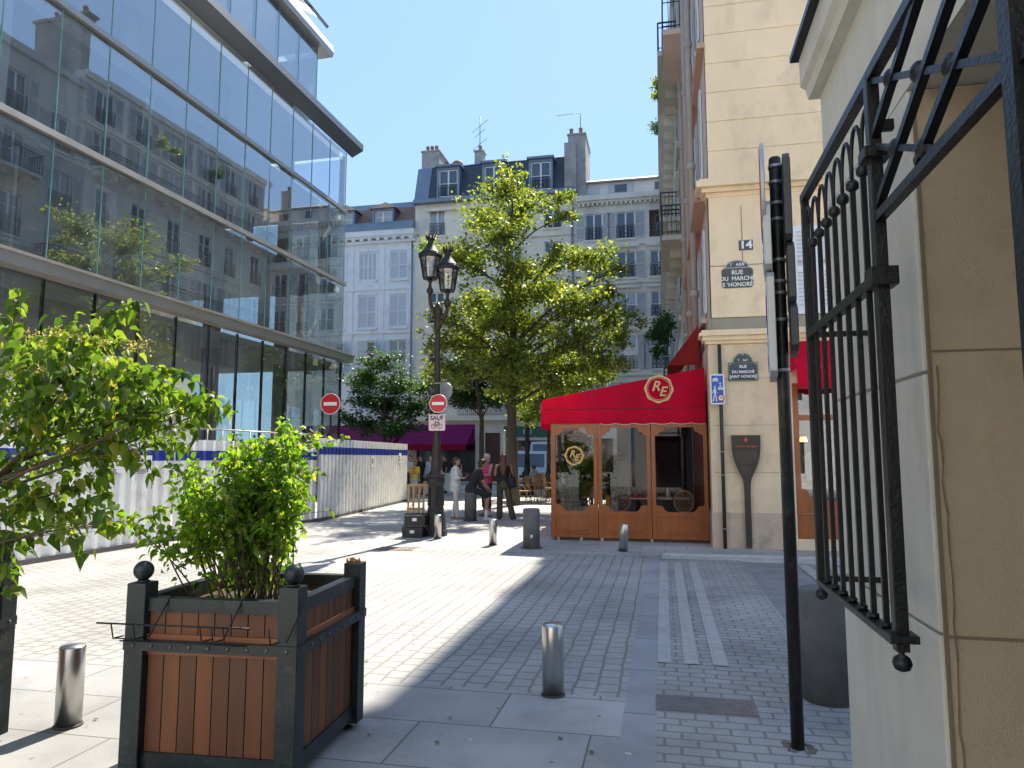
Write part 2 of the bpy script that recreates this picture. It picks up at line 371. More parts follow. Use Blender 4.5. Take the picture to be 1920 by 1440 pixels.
def tbox(mb, o, rz, x0, x1, y0, y1, z0, z1, mi=0):
    c, s = math.cos(rz), math.sin(rz); b = len(mb.v); mb.box(x0,x1,y0,y1,z0,z1,mi)
    for i in range(b, len(mb.v)):
        x, y, z = mb.v[i]; mb.v[i] = (o[0] + x*c - y*s, o[1] + x*s + y*c, z)
_W = {}; wrnd = random.Random(31)
curtain = M('net_curtain', (.45,.46,.46), .9, 0, .12, 5, 0)
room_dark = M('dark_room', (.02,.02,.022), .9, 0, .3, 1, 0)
far_pane = M('window_glass', (.05,.065,.085), .03, 0, .5, .5, 0, spec=1.0)
iron_far = M('balcony_iron', (.02,.02,.022), .5, 0, .2, 3, 0)
net_pane = M('curtained_glass', (.30,.32,.33), .06, 0, .5, 2.5, 0, stretch=(6,6,.4), spec=1.0)
shutter_white = M('shutter_white', (.72,.74,.76), .6, 0, .05, 2, 0)
shutter_grey = M('shutter_grey', (.55,.56,.55), .6, 0, .06, 2, 0)
frame_white = M('frame_white', (.8,.8,.79), .5, 0, .05, 2, 0)
def wmesh(kind, w, h, mat, *a):
    k = (kind, round(w,2), round(h,2), mat.name, *a)
    if k in _W: return _W[k]
    mb = MB()
    if kind == 'frame':
        t = .07; mb.box(0,t,.10,.17,0,h); mb.box(w-t,w,.10,.17,0,h); mb.box(t,w-t,.10,.17,0,t); mb.box(t,w-t,.10,.17,h-t,h)
        mb.box(w/2-.05,w/2+.05,.09,.165,t,h-t)
        for f in ((.36,.68) if h > 1.9 else (.5,)):
            mb.box(t,w/2-.05,.112,.162,h*f-.02,h*f+.02); mb.box(w/2+.05,w-t,.112,.162,h*f-.02,h*f+.02)
    elif kind == 'pane': mb.quad((.05,.137,.05),(w-.05,.137,.05),(w-.05,.137,h-.05),(.05,.137,h-.05))
    elif kind == 'sill': mb.box(-.08,w+.08,-.10,.10,-.12,0)
    elif kind == 'leaf':      # louvred shutter leaf, w x h, lying in y -.05 .. -.01
        t = .06
        mb.box(0,t,-.05,-.01,0,h); mb.box(w-t,w,-.05,-.01,0,h)
        for z in (0, h*.47, h-.1): mb.box(t,w-t,-.05,-.01,z,z+.1)
        n = int(h/.075)
        for i in range(n):
            z = .03 + i*(h-.06)/n
            mb.quad((t,-.045,z),(w-t,-.045,z),(w-t,-.015,z+.06),(t,-.015,z+.06))
        mb.quad((t,-.012,.02),(w-t,-.012,.02),(w-t,-.012,h-.02),(t,-.012,h-.02))
    elif kind == 'iron':
        g = a[0]
        mb.box(0,w,-.06,-.02,g-.03,g); mb.box(0,w,-.05,-.03,.04,.06); mb.box(0,w,-.05,-.03,g*.78,g*.78+.02)
        n = max(3, int(w/.22))
        for i in range(n+1):
            x = .015 + i*(w-.03)/n; mb.box(x-.01,x+.01,-.05,-.03,.02,g-.03)
        for i in range(n):
            x = .015 + (i+.5)*(w-.03)/n; r = (w-.03)/n*.42
            for zz in (g*.22, g*.56):
                mb.tube([(x+r*math.cos(t*math.pi/4), -.04, zz+r*1.3*math.sin(t*math.pi/4)) for t in range(9)], .013, 4)
    elif kind == 'bars':
        g = a[0]
        mb.box(0,w,-.03,.01,g-.04,g); mb.box(0,w,-.02,0,.08,.1); mb.box(0,w,-.02,0,g*.8,g*.8+.02)
        n = int(w/.13)
        for i in range(n+1):
            x = .01 + i*(w-.02)/n; mb.box(x-.01,x+.01,-.02,0,0,g-.04)
    me = mb.mesh(kind, mat); _W[k] = me
    return me
def win(root, x0, x1, z0, z1, o=(0,0), rz=0, y=0.0, shut=None, rail=None, sh=None, pane=None, fr=None, curt=False, name='window'):
    w, h = x1-x0, z1-z0; c, s = math.cos(rz), math.sin(rz)
    loc = (o[0] + x0*c - y*s, o[1] + x0*s + y*c, z0)
    W = put(name, wmesh('frame', w, h, fr or frame_white), root, loc=loc, rotz=rz)
    put('pane', wmesh('pane', w, h, pane or wrnd.choice((far_pane, far_pane, net_pane))), W)
    sh = sh or shutter_white
    if shut == 'open':
        put('shutter', wmesh('leaf', w/2, h, sh), W, loc=(-w/2-.02, 0, 0)); put('shutter', wmesh('leaf', w/2, h, sh), W, loc=(w+.02, 0, 0))
    elif shut == 'closed':
        put('shutter', wmesh('leaf', w/2-.01, h, sh), W, loc=(.004, .06, 0)); put('shutter', wmesh('leaf', w/2-.01, h, sh), W, loc=(w/2+.006, .06, 0))
    elif shut == 'half':
        a = put('shutter', wmesh('leaf', w/2-.01, h, sh), W, loc=(.004, .06, 0)); b = put('shutter', wmesh('leaf', w/2-.01, h, sh), W, loc=(w, -.02, 0)); b.rotation_euler = (0,0,R(-62))
    elif shut == 'four':
        for i in range(4): put('shutter', wmesh('leaf', w/4-.006, h, sh), W, loc=(.004 + i*w/4, .06, 0))
    if rail: put('railing', wmesh('iron', w, h, iron_far, .85 if h > 1.6 else .7), W)
    return W
def pots(mb, x, y, z, n=3, mi=0, dx=.32, h=.45):
    for i in range(n): mb.lathe([(.13,0),(.11,h*.7),(.14,h*.75),(.14,h)], 10, (x+i*dx, y, z), mi)
terracotta = M('terracotta', (.32,.16,.10), .8, 0, .2, 6, .2)
plaster_grey = M('chimney_render', (.36,.34,.31), .85, 0, .15, 1.5, .3, 50, dirt=(.17,.16,.15,.6), ds=1.1)
wall_white = M('wall_white', (.86,.86,.85), .8, 0, .05, .7, .1, 60, dirt=(.45,.46,.48,.5), ds=.6)
wall_cream = M('wall_cream', (.82,.74,.60), .8, 0, .06, .6, .12, 60, dirt=(.40,.36,.30,.5), ds=.5)
wall_stone = M('wall_stone', (.80,.75,.66), .8, 0, .07, .6, .12, 60, dirt=(.38,.36,.33,.5), ds=.5)
tile_roof = brickM('tile_roof', (.29,.175,.12), (.23,.145,.105), (.13,.08,.06), .18, .14, .012, plane='xz', stain=(.30,.24,.17,.7), rough=.8, fine=30)
lead_roof = brickM('pale_slate_roof', (.40,.38,.35), (.34,.32,.30), (.2,.19,.18), .4, .25, .01, plane='xz', stain=(.28,.27,.26,.5), rough=.7)
_SM = {}
def win2(root, *a, **k):
    root_m = _SM[root.name]
    W = win(root, *a, **k)
    x0, x1, z0, z1 = a[:4]
    put('sill', wmesh('sill', x1-x0, z1-z0, root_m), W)
    return W
def fbuild(name, label, x0, W, Y, H, wallm, rows, cols, depth=9, shops=None, ground_h=4.0):
    """a facade facing -y: returns root, wall MB, holes"""
    r = thing(name, label, 'building', (x0, Y, 0)); _SM[r.name] = wallm
    return r

# ---- white house with dormers, far left
r = fbuild('white_house', 'white house with closed white shutters and a tiled roof with dormers', -26, 9.9, 44.5, 17, wall_white, None, None)
cols = [(1.4,2.65),(3.65,4.9),(5.93,7.18),(8.18,9.4)]
rowz = [(13.65,15.65,'closed'),(10.35,12.62,'closed'),(7.25,9.45,'half'),(4.5,6.3,'closed')]
holes = [(a,b,z0,z1) for a,b in cols for z0,z1,_ in rowz]
shop_h = [(3.0,6.2,.1,2.6),(6.6,9.6,.1,2.6)]
mb = MB(); wall_face(mb, holes + shop_h, 0, 9.9, 0, 17)
mb.quad((0,0,0),(0,0,17),(0,9,17),(0,9,0)); mb.quad((9.9,0,0),(9.9,9,0),(9.9,9,17),(9.9,0,17))
mb.box(0,9.9,.6,.7,0,17)
mb.build('wall', wall_white, r)
tr = MB()
for z in (9.95,12.95,6.75): tr.box(-.02,9.92,-.08,-.002,z,z+.16)
for a, b in cols:
    for z0, z1, _ in rowz[:3]:
        tr.box(a-.12,b+.12,-.05,-.002,z1+.04,z1+.14); tr.box(a-.12,a-.03,-.03,-.002,z0,z1+.04); tr.box(b+.03,b+.12,-.03,-.002,z0,z1+.04)
for x in (.9,3.1,5.4,7.65,9.75): tr.box(x-.2,x+.1,-.04,-.003,7,15.9)
tr.prism([(5.7+.9*math.cos(t*math.pi/8)+.9, 13.05+.55*math.sin(t*math.pi/8)) for t in range(9)], -.09,-.003)
tr.build('trim', wall_white, r)
co = MB(); co.box(-.05,9.95,-.22,-.003,16.2,16.35); co.box(-.05,9.95,-.5,-.003,16.62,17.0); co.box(-.05,9.95,-.38,-.003,16.5,16.62)
for i in range(17): co.box(.15+i*.59,.4+i*.59,-.36,-.003,16.35,16.5)
co.build('cornice', wall_white, r)
for ci, (a,b) in enumerate(cols):
    for ri, (z0,z1,st) in enumerate(rowz):
        s_ = st if not (st == 'half' and ci == 3) else 'open'
        if st == 'closed' and ci == 2 and ri == 0: s_ = 'four'
        win2(r, a,b,z0,z1, shut=s_)
gt = MB(); gt.prism([(-.55,17.0),(-.55,17.25),(-.35,17.6),(0,17.62),(0,17.0)], 0, 9.9, 'x'); gt.build('gutter', zinc, r)
rf = MB(); rf.prism([(-.0,17.62),(.9,19.0),(5,19.0),(5,17.0),(0,17.0)], .02, 9.88, 'x')
roof = rf.build('roof', tile_roof, r)
zt = MB(); zt.prism([(.88,18.98),(1.3,19.5),(5,19.5),(5,18.98)], .03, 9.87, 'x'); zt.build('zinc_cap', zinc, r)
for (a,b) in ((4.0,5.6),(6.9,8.45)):
    d = MB(); d.box(a,a+.16,-.3,1.2,17.4,18.55); d.box(b-.16,b,-.3,1.2,17.4,18.55); d.box(a+.16,b-.16,-.3,-.1,18.4,18.55); d.box(a+.16,b-.16,-.3,-.1,17.4,17.5); d.box(a+.16,b-.16,.1,1.2,17.4,18.5)
    D = d.build('dormer', zinc, r)
    t = MB(); m_ = (a+b)/2; z_ = 18.56
    P = [(a-.18,-.45,z_),(b+.18,-.45,z_),(b+.18,1.6,z_),(a-.18,1.6,z_),(m_,.15,z_+.62),(m_,1.6,z_+.62)]
    t.add(P, [(0,1,4),(1,2,5,4),(3,0,4,5),(0,3,2,1)]); t.build('dormer_roof', tile_roof, D)
    W = put('window', wmesh('frame', b-a-.36, .88, frame_white), D, loc=(a+.18,-.3,17.52)); put('pane', wmesh('pane', b-a-.36, .88, curtain), D, loc=(a+.18,-.3,17.52))
cp = MB(); cp.tube([(9.75,-.1,2.5),(9.75,-.1,16.9)], .06, 8); cp.build('downpipe', zinc, r)

# ---- cream mansard house, middle
r = thing('mansard_house', 'cream rendered house with a steep dark slate mansard and chimneys', 'building', (-16.1,44.5,0)); _SM[r.name] = wall_cream
cols = [(1.03,2.1),(3.95,5.0),(6.3,7.4),(8.87,10.0)]
rowz = [(16.5,18.3),(13.5,15.6),(10.5,12.6),(7.5,9.6),(4.7,6.4)]
holes = [(a,b,z0,z1) for a,b in cols for z0,z1 in rowz]
mb = MB(); wall_face(mb, holes + [(4.95,5.95,.1,3.2),(.3,4.3,.1,2.7),(6.6,10.7,.1,2.7)], 0, 11, 0, 18.7)
mb.quad((0,0,0),(0,0,18.7),(0,9,18.7),(0,9,0)); mb.quad((11,0,0),(11,9,0),(11,9,18.7),(11,0,18.7)); mb.box(0,11,.7,.8,0,18.7)
mb.build('wall', wall_cream, r)
for a,b in cols:
    for i,(z0,z1) in enumerate(rowz): win2(r, a,b,z0,z1, rail=True)
tr = MB(); tr.box(.9,10.2,-.22,-.003,18.15,18.38); tr.box(0,11,-.1,-.003,15.95,16.1); tr.box(0,11,-.1,-.003,6.9,7.05); tr.box(0,11,-.35,-.003,4.0,4.3)
tr.build('trim', wall_cream, r)
gu = MB(); gu.box(-.03,11.03,-.45,.1,18.70,18.95); gu.build('gutter', zinc, r)
rf = MB(); rf.prism([(-.25,18.95),(.55,21.45),(4,21.9),(4,18.95)], 1.0, 10.95, 'x'); roof = rf.build('roof', slate, r)
rz_ = MB(); rz_.prism([(-.3,18.95),(.5,21.48),(4,21.93),(4,18.95)], 0, 1.0, 'x'); rz_.prism([(.5,21.46),(.62,21.56),(4,22.02),(4,21.9)], 1.0,10.95,'x'); rz_.build('zinc_hip', zinc, r)
for a in (1.75,4.9,8.05):
    b = a+1.3; d = MB(); d.box(a-.14,a,-.32,1.2,19.0,21.1); d.box(b,b+.14,-.32,1.2,19.0,21.1); d.box(a-.25,b+.25,-.5,1.6,21.1,21.24); d.box(a,b,-.3,-.1,20.92,21.1); d.box(a,b,.1,1.2,19,21)
    D = d.build('dormer', zinc, r); put('window', wmesh('frame', 1.3, 1.86, frame_white), D, loc=(a,-.32,19.05)); put('pane', wmesh('pane', 1.3, 1.86, far_pane), D, loc=(a,-.32,19.05))
    put('railing', wmesh('iron', 1.3, 1.8, iron_far, .75), D, loc=(a,-.36,19.05))
for (a,b,y0,y1,z0,z1,np_) in ((.2,1.45,.6,2.4,21.2,22.7,3),(3.9,4.5,.9,1.6,21.3,22.55,1),):
    c = MB(); c.box(a,b,y0,y1,z0,z1); c.box(a-.06,b+.06,y0-.06,y1+.06,z1,z1+.1); ch = c.build('chimney', plaster_grey, r)
    p = MB(); pots(p, a+.3, y0+.4, z1+.1, np_); p.build('chimney_pot', terracotta, ch)
c = MB(); c.box(10.25,11.0,-.2,1.0,18.9,22.1); c.box(10.45,11.6,.2,3.2,18.6,22.75); c.box(10.4,11.66,.14,3.26,22.75,22.86); ch = c.build('chimney', plaster_grey, r)
p = MB(); pots(p, 10.65, .5, 22.86, 2, dx=.62); p.build('chimney_pot', terracotta, ch)
v = MB(); v.lathe([(.38,0),(.42,.12),(.3,.3),(.12,.42)], 14, (2.6,1.2,21.75)); pots(v, 1.9, 1.0, 21.6, 1); v.build('roof_vent', terracotta, r)
an = MB(); an.tube([(4.2,1.2,22.6),(4.2,1.2,25.2)], .03, 6)
for z, l, a in ((24.5,.9,.9),(24.0,.6,.9),(23.2,.8,.9)): an.tube([(4.2-l*math.cos(a),1.2,z-l*math.sin(a)*.6),(4.2+l*math.cos(a),1.2,z+l*math.sin(a)*.6)], .018, 5)
an.build('antenna', zinc, r)
an = MB(); an.tube([(11.2,1.0,22.9),(11.2,1.0,24.7)], .03, 6); an.tube([(9.6,1.0,24.6),(11.2,1.0,24.65)], .02, 5); an.build('antenna', zinc, r)
dp = MB(); dp.tube([(10.72,-.1,4.4),(10.72,-.1,18.7)], .07, 8); dp.build('downpipe', zinc, r)
bl = put('railing', wmesh('bars', 6.0, 1, iron_far, 1.0), r, loc=(3.2,-.3,4.3))
db = MB(); db.box(4.95,5.95,.12,.2,.1,3.2)
for i in range(2): db.box(5.02+i*.48,5.4+i*.48,.09,.12,.4,1.4); db.box(5.02+i*.48,5.4+i*.48,.09,.12,1.6,2.9)
db.build('door', M('oxblood_door', (.08,.028,.022), .5, 0, .2, 3, .1), r)
purple = M('purple_front', (.10,.02,.07), .5, 0, .2, 2, 0)
sf = MB(); sf.box(.3,4.3,.25,.35,.1,.7); sf.box(.3,4.3,.25,.35,2.4,2.7)
for x in (.3,1.6,2.9,4.2): sf.box(x,x+.1,.24,.36,.1,2.7)
SF = sf.build('shopfront', purple, r); MB().box(.4,4.2,.3,.31,.7,2.4).build('pane', dark_pane, SF)
green_shop = M('green_shop', (.012,.10,.07), .45, 0, .15, 2, 0)
sf = MB(); sf.box(6.2,11.0,-.12,-.003,2.95,3.6); sf.box(6.2,6.4,-.1,-.003,0,2.95)
SF = sf.build('shop_sign', green_shop, r)
letter_white = M('letter_white', (.75,.77,.75), .5, 0, .03, 2, 0)
text('L', .42, (6.6,-.13,3.27), letter_white, SF); text('ERI', .42, (7.75,-.13,3.27), letter_white, SF); text('V', .42, (9.55,-.13,3.27), letter_white, SF)
wb = MB(); wb.box(6.5,10.9,-.75,-.13,2.7,2.85); wb.build('shop_blind', M('pale_blind', (.6,.57,.48), .8, 0, .1, 3, 0), r)
MB().box(6.6,10.7,.2,.22,.1,2.7).build('shop_window', dark_pane, r)

# ---- stone house, far right
r = thing('stone_house', 'pale stone house with grey shutters and iron window railings', 'building', (-5.1,44.5,0)); _SM[r.name] = wall_stone
cols = [(.55,1.66),(2.53,3.71),(4.6,5.68),(6.6,7.7)]
rowz = [(15.5,17.25),(12.95,14.64),(10.4,12.0),(7.1,9.24),(4.4,6.3)]
openw = (4.6,5.68,15.5,17.25)
holes = [(a,b,z0,z1) for a,b in cols for z0,z1 in rowz]
mb = MB(); wall_face(mb, holes + [(.5,4.0,.1,2.8),(4.4,7.8,.1,2.8)], 0, 9, 0, 18.2)
mb.quad((0,0,0),(0,0,18.2),(0,9,18.2),(0,9,0)); mb.quad((9,0,0),(9,9,0),(9,9,18.2),(9,0,18.2)); mb.box(0,9,1.6,1.7,0,18.2); mb.box(0,9,0.0,.9,18.2,18.3)
mb.build('wall', wall_stone, r)
at = MB(); at.box(.3,9,.5,4,18.3,19.42); at.build('attic_wall', wall_stone, r)
for a, kind in ((.7,1),(2.45,0),(5.0,2)):
    w = MB(); w.box(a,a+.75,.44,.5,18.75,19.25); w.build('shutter' if kind == 1 else 'window', shutter_grey if kind == 1 else far_pane, r)
    if kind == 0:
        MB().box(a-.45,a-.02,.43,.49,18.7,19.3).build('shutter', shutter_grey, r); MB().box(a+.77,a+1.2,.43,.49,18.7,19.3).build('shutter', shutter_grey, r)
rf = MB(); rf.prism([(.25,19.42),(.25,19.5),(2.2,20.35),(4,20.35),(4,19.42)], .25, 9, 'x'); rf.build('roof', lead_roof, r)
co = MB(); co.box(-.03,9,-.45,-.003,18.0,18.35); co.box(-.03,9,-.3,-.003,17.85,18.0)
for i in range(30): co.box(.1+i*.3,.25+i*.3,-.28,-.003,17.7,17.85)
for z in (15.05,12.55,10.0,6.7): co.box(-.03,9,-.14,-.003,z,z+.15)
for a,b in cols:
    for z0,z1 in rowz[1:4]: co.box(a-.25,b+.25,-.22,-.003,z1+.25,z1+.4)
co.build('cornice', wall_stone, r)
for a,b in cols:
    for i,(z0,z1) in enumerate(rowz):
        if (a,b,z0,z1) == openw:
            k = put('railing', wmesh('iron', b-a, z1-z0, iron_far, .75), r, loc=(a,0,z0)); continue
        win2(r, a,b,z0,z1, shut='open' if i in (0,3) else ('open' if a == 2.53 else None), rail=True, sh=shutter_grey)
c = MB(); c.box(5.3,5.85,.8,1.8,19.6,21.0); c.box(5.25,5.9,.75,1.85,21.0,21.1); ch = c.build('chimney', plaster_grey, r); p = MB(); pots(p, 5.5, 1.2, 21.1, 1); p.build('chimney_pot', terracotta, ch)
MB().box(.6,3.9,.2,.22,.1,2.8).build('shop_window', dark_pane, r)

# purple awnings over the cafe under the trees
purple_cloth = clothM('purple_cloth', (.27,.022,.13), .3); red_cloth = clothM('crimson_cloth', (.80,.010,.055), .5, bump=.6)
def shop_awning(label, x0, x1, y, zt, zb, proj, mat, val=.35, valmat=None, cat='awning'):
    m = MB(); m.quad((x0,y,zt),(x1,y,zt),(x1,y-proj,zb),(x0,y-proj,zb))
    m.add([(x0,y,zt),(x0,y-proj,zb),(x0,y,zb)], [(0,1,2)]); m.add([(x1,y,zt),(x1,y,zb),(x1,y-proj,zb)], [(0,1,2)])
    t = thing('shop_awning', label, cat, (x0,y,0)); m.build('canopy', mat, t, rel=True)
    n = max(4, int((x1-x0)/.28)); v = MB()
    for i in range(n*4):
        a = x0 + (x1-x0)*i/(n*4); b = x0 + (x1-x0)*(i+1)/(n*4)
        da = .04*abs(math.sin(math.pi*i/4)); db_ = .04*abs(math.sin(math.pi*(i+1)/4))
        v.quad((a,y-proj-.004,zb),(b,y-proj-.004,zb),(b,y-proj-.004,zb-val-db_),(a,y-proj-.004,zb-val-da))
    v.build('valance', valmat or mat, t, rel=True)
    return t
shop_awning('long purple awning of the cafe under the white house', -23.5,-16.6,44.2,3.75,2.45,2.0,purple_cloth,.3,clothM('plum_cloth', (.26,.01,.05), .3))
shop_awning('purple awning with red valance left of the dark doorway', -16.3,-11.75,44.2,3.75,2.45,2.0,purple_cloth,.35,clothM('red_plum_cloth', (.34,.01,.05), .3))

# ---- row along the right side of the street (facades facing -x)
def side_building(label, name, y0, y1, H, wallm, floors, balc=(), shm=None, roofh=3.0, mans=True, pitch=2.4, X=.87, trimm=None, depth=9):
    W = y1-y0; r = thing(name, label, 'building', (X, y1, 0), R(-90)); _SM[r.name] = wallm
    n = max(1, int(W/pitch)); sp = W/n; cols = [(sp*(i+.5)-.55, sp*(i+.5)+.55) for i in range(n)]
    holes = [(a,b,z0,z1) for a,b in cols for z0,z1 in floors]
    mb = MB(); wall_face(mb, holes, 0, W, 0, H); mb.quad((0,0,0),(0,0,H),(0,depth,H),(0,depth,0)); mb.quad((W,0,0),(W,depth,0),(W,depth,H),(W,0,H)); mb.box(0,W,.7,.8,0,H); mb.box(0,W,.75,depth,H-.1,H)
    mb.build('wall', wallm, r)
    tr = MB(); tr.box(-.02,W+.02,-.15,-.003,H-.35,H)
    tr.build('trim', trimm or wallm, r)
    for z0,z1 in floors[:-1]: MB().box(0,W,-.12,-.003,z0-.35,z0-.2).build('trim', trimm or wallm, r)
    for a,b in cols:
        for i,(z0,z1) in enumerate(floors): win2(r, a,b,z0,z1, shut='open' if (shm and i % 3 != 2) else None, rail=(i not in balc), sh=shm)
    for i in balc:
        z0 = floors[i][0]; s = MB(); s.box(.3,W-.3,-.75,-.003,z0-.22,z0-.06)
        for k in range(int(W/1.2)): s.box(.6+k*1.2,.8+k*1.2,-.5,-.003,z0-.5,z0-.22)
        B = s.build('balcony', wallm, r)
        put('railing', wmesh('bars', W-.6, 1, iron_far, .95), B, loc=(.3,-.72,z0-.06))
        for xx in (.3, W-.3):
            q = put('railing', wmesh('bars', .7, 1, iron_far, .95), B, loc=(xx,-.72,z0-.06), rotz=R(90))
    if mans:
        rf = MB(); rf.prism([(-.1,H),(.9,H+roofh),(depth,H+roofh+.6),(depth,H)], 0, W, 'x'); rf.build('roof', zinc, r)
        for a,b in cols:
            d = MB(); d.box(a-.1,a,-.1,1,H,H+1.9); d.box(b,b+.1,-.1,1,H,H+1.9); d.box(a-.2,b+.2,-.3,1.2,H+1.9,H+2.05); d.box(a,b,.2,1,H,H+1.9)
            D = d.build('dormer', zinc, r); put('window', wmesh('frame', 1.1, 1.8, frame_white), D, loc=(a,-.1,H+.05)); put('pane', wmesh('pane', 1.1, 1.8, far_pane), D, loc=(a,-.1,H+.05))
    return r
wall_pink = M('wall_pink', (.70,.57,.49), .85, 0, .06, .6, .12, 60, dirt=(.36,.28,.25,.5), ds=.5)
wall_grey = M('wall_grey_stone', (.58,.55,.49), .85, 0, .08, .6, .15, 60, dirt=(.30,.28,.26,.6), ds=.5)
rB = side_building('slim grey flat-topped house beyond the pink facade, raised to cast an unbroken shadow', 'raised_flat_house', 26.0, 28.5, 20.6, wall_grey, [(16.4,18.2),(13.5,15.4),(10.6,12.5),(7.6,9.5),(4.4,6.2)], balc=(2,), shm=shutter_grey, mans=False)  # built tall and flat so its shadow leaves no gap on the paving
rB2 = side_building('tall grey rendered house with balconies next to the pink facade', 'rendered_house', 21.5, 26.0, 20.6, wall_grey, [(17.4,19.3),(14.5,16.4),(11.5,13.5),(8.5,10.5),(5.4,7.4)], balc=(1,3), shm=shutter_grey, mans=False, pitch=2.2)
rC = side_building('tall pale apartment house with dark balconies facing the glass building', 'balcony_house', 28.5, 44.1, 21.3, wall_stone, [(18.9,20.7),(16.4,18.4),(13.4,15.4),(10.4,12.4),(7.4,9.4),(4.3,6.3)], balc=(1,3,5), shm=shutter_grey, mans=False, pitch=2.6)
c = MB(); c.box(15.0,15.55,.4,3.5,20,24.4); c.box(14.9,15.65,.3,3.6,24.4,24.55); ch = c.build('chimney', plaster_grey, rC); p = MB(); pots(p, 15.3, .8, 24.55, 1); pots(p, 15.3, 1.6, 24.55, 1); pots(p, 15.3, 2.4, 24.55, 1); p.build('chimney_pot', terracotta, ch)
# ---- cream corner building with the street plaques
cream = M('cream_render', (.84,.66,.43), .85, 0, .08, 1.0, .2, 70, stretch=(1,1,.6), dirt=(.50,.40,.27,.5), ds=1.3)
cream_stone = M('cream_stone', (.76,.60,.40), .8, 0, .10, 2.2, .3, 120, dirt=(.48,.38,.26,.6), ds=1.6)
plinth_stone = M('plinth_stone', (.54,.42,.31), .8, 0, .1, 1.5, .25, 90, dirt=(.26,.21,.16,.6), ds=1.8)
terracotta_trim = M('terracotta_trim', (.50,.33,.25), .8, 0, .1, 1.5, .15)
oak = M('varnished_wood', (.30,.082,.012), .34, 0, .22, 2.5, .12, 60, stretch=(3,3,.35), coat=.2)
A = thing('corner_building', 'cream corner building numbered 14 with grooved upper wall and pink side facade', 'building', (.87,13.45,0)); _SM[A.name] = wall_pink
HA = 20.5
# ground floor, front, with the wooden shop opening
mb = MB(); wall_face(mb, [(1.43,2.75,.2,2.95)], 0, 9, .64, 3.76); wall_face(mb, [(1.43,2.75,.2,.641)], 0, 9, 0, .64, y=-.025)
mb.box(0,1.4,.5,.6,0,3.7); mb.box(2.8,9,.5,.6,0,3.7)
mb.build('wall', cream_stone, A)
pl = MB(); pl.box(-.02,1.40,-.03,.02,0,.64); pl.box(2.78,9,-.03,.02,0,.64); pl.box(-.02,.02,.02,8.0,0,.64); pl.build('plinth', plinth_stone, A)
jt = MB()
for z in (1.35,2.2,3.05): jt.box(.05,1.41,-.004,.001,z,z+.007)
jt.build('joint', M('joint_dark', (.30,.25,.18), .9, 0, .1, 3, 0), A)
cr = MB()
for (o, z0, z1) in ((.05,3.70,3.76),(.1,3.76,3.84),(.16,3.84,3.9),(.12,3.9,3.95)): cr.box(-o,9,-o,.3,z0,z1)
cr.build('cornice', cream, A)
m2 = MB(); m2.box(.02,9,.05,.3,3.95,4.2); m2.build('wall', M('grey_band', (.33,.30,.23), .85, 0, .1, 2, .2), A)
m2 = MB(); wall_face(m2, [(1.55,2.25,4.2,5.85)], .08, 9, 4.2, 6.56, y=.02); m2.quad((.08,.02,4.2),(.08,.02,6.56),(.08,.3,6.56),(.08,.3,4.2)); m2.box(1.5,2.3,.3,.35,4.1,5.95); m2.build('wall', cream, A)
jt = MB(); jt.box(.08,9,.012,.0205,5.17,5.182); jt.box(.66,.672,.012,.0205,5.182,6.3); jt.build('joint', M('joint_brown', (.26,.20,.13), .9, 0, .1, 3, 0), A)
for xx in (1.555, 1.905): put('shutter', wmesh('leaf', .34, 1.64, shutter_white), A, loc=(xx, .06, 4.21))
cr = MB()
for (o, z0, z1) in ((.02,6.5,6.58),(.1,6.58,6.66),(.2,6.66,6.78),(.14,6.78,6.83)): cr.box(.06-o,9,.02-o,.4,z0,z1)
cr.build('cornice', cream, A)
up = MB(); z = 6.83; i = 0
while z < HA:
    h = .585; up.box(.095,9,.035,.5,z+.009,min(z+h-.009,HA)); z += h
up.box(.105,8.99,.05,.6,6.83,HA); up.box(.8,8.99,.6,8.0,6.83,HA); up.build('upper_wall', cream, A)
# side facade, facing the street (root local x=0 plane, facing -x); local facade x runs towards the camera
o_, rz_a = (0, 8.05), R(-90)
cols = [(1.0,2.0),(3.2,4.2),(5.5,6.5)]
rows = [(4.5,6.2),(7.3,9.2),(10.3,12.2),(13.3,15.2),(16.3,18.2)]
hs = [(a,b,z0,z1) for a,b in cols for z0,z1 in rows]
sw = MB(); wall_face(sw, hs, 0, 8.03, 3.95, HA, o_, rz_a, y=.08); sw.box(.7,.8,.55,8.05,0,HA)
sw.build('side_wall', wall_pink, A)
sg = MB(); sg.box(.0,.02,.02,8.05,.64,3.76); sg.build('side_wall', cream_stone, A)
for a,b in cols:
    for z0,z1 in rows: win2(A, a,b,z0,z1, o=o_, rz=rz_a, y=.08, shut='open', sh=shutter_white)
st = MB()
st.box(-.16,.2,.42,8.05,6.58,6.83); st.box(-.05,.1,.0,8.05,9.5,9.6)
st.build('side_cornice', terracotta_trim, A)
cap = MB(); cap.box(-.25,9,-.35,8.05,HA,HA+.3); cap.build('eaves', cream, A)
rf = MB(); rf.prism([(-.2,HA+.3),(1.0,HA+2.5),(8,HA+2.9),(8,HA+.3)], .0, 8.05, 'y'); rf.build('roof', zinc, A)
for y_ in (2.4, 4.6, 7.9):
    p = MB(); p.tube([(-.1,y_,3.96),(-.1,y_,HA)], .07, 10)
    for z in (5.2,8.1,11.0,13.9,16.8): p.lathe([(.09,-.08),(.1,0),(.09,.08)], 10, (-.1,y_,z))
    p.build('downpipe', M('painted_pipe', (.45,.40,.36), .6, 0, .08, 3, .1), A)
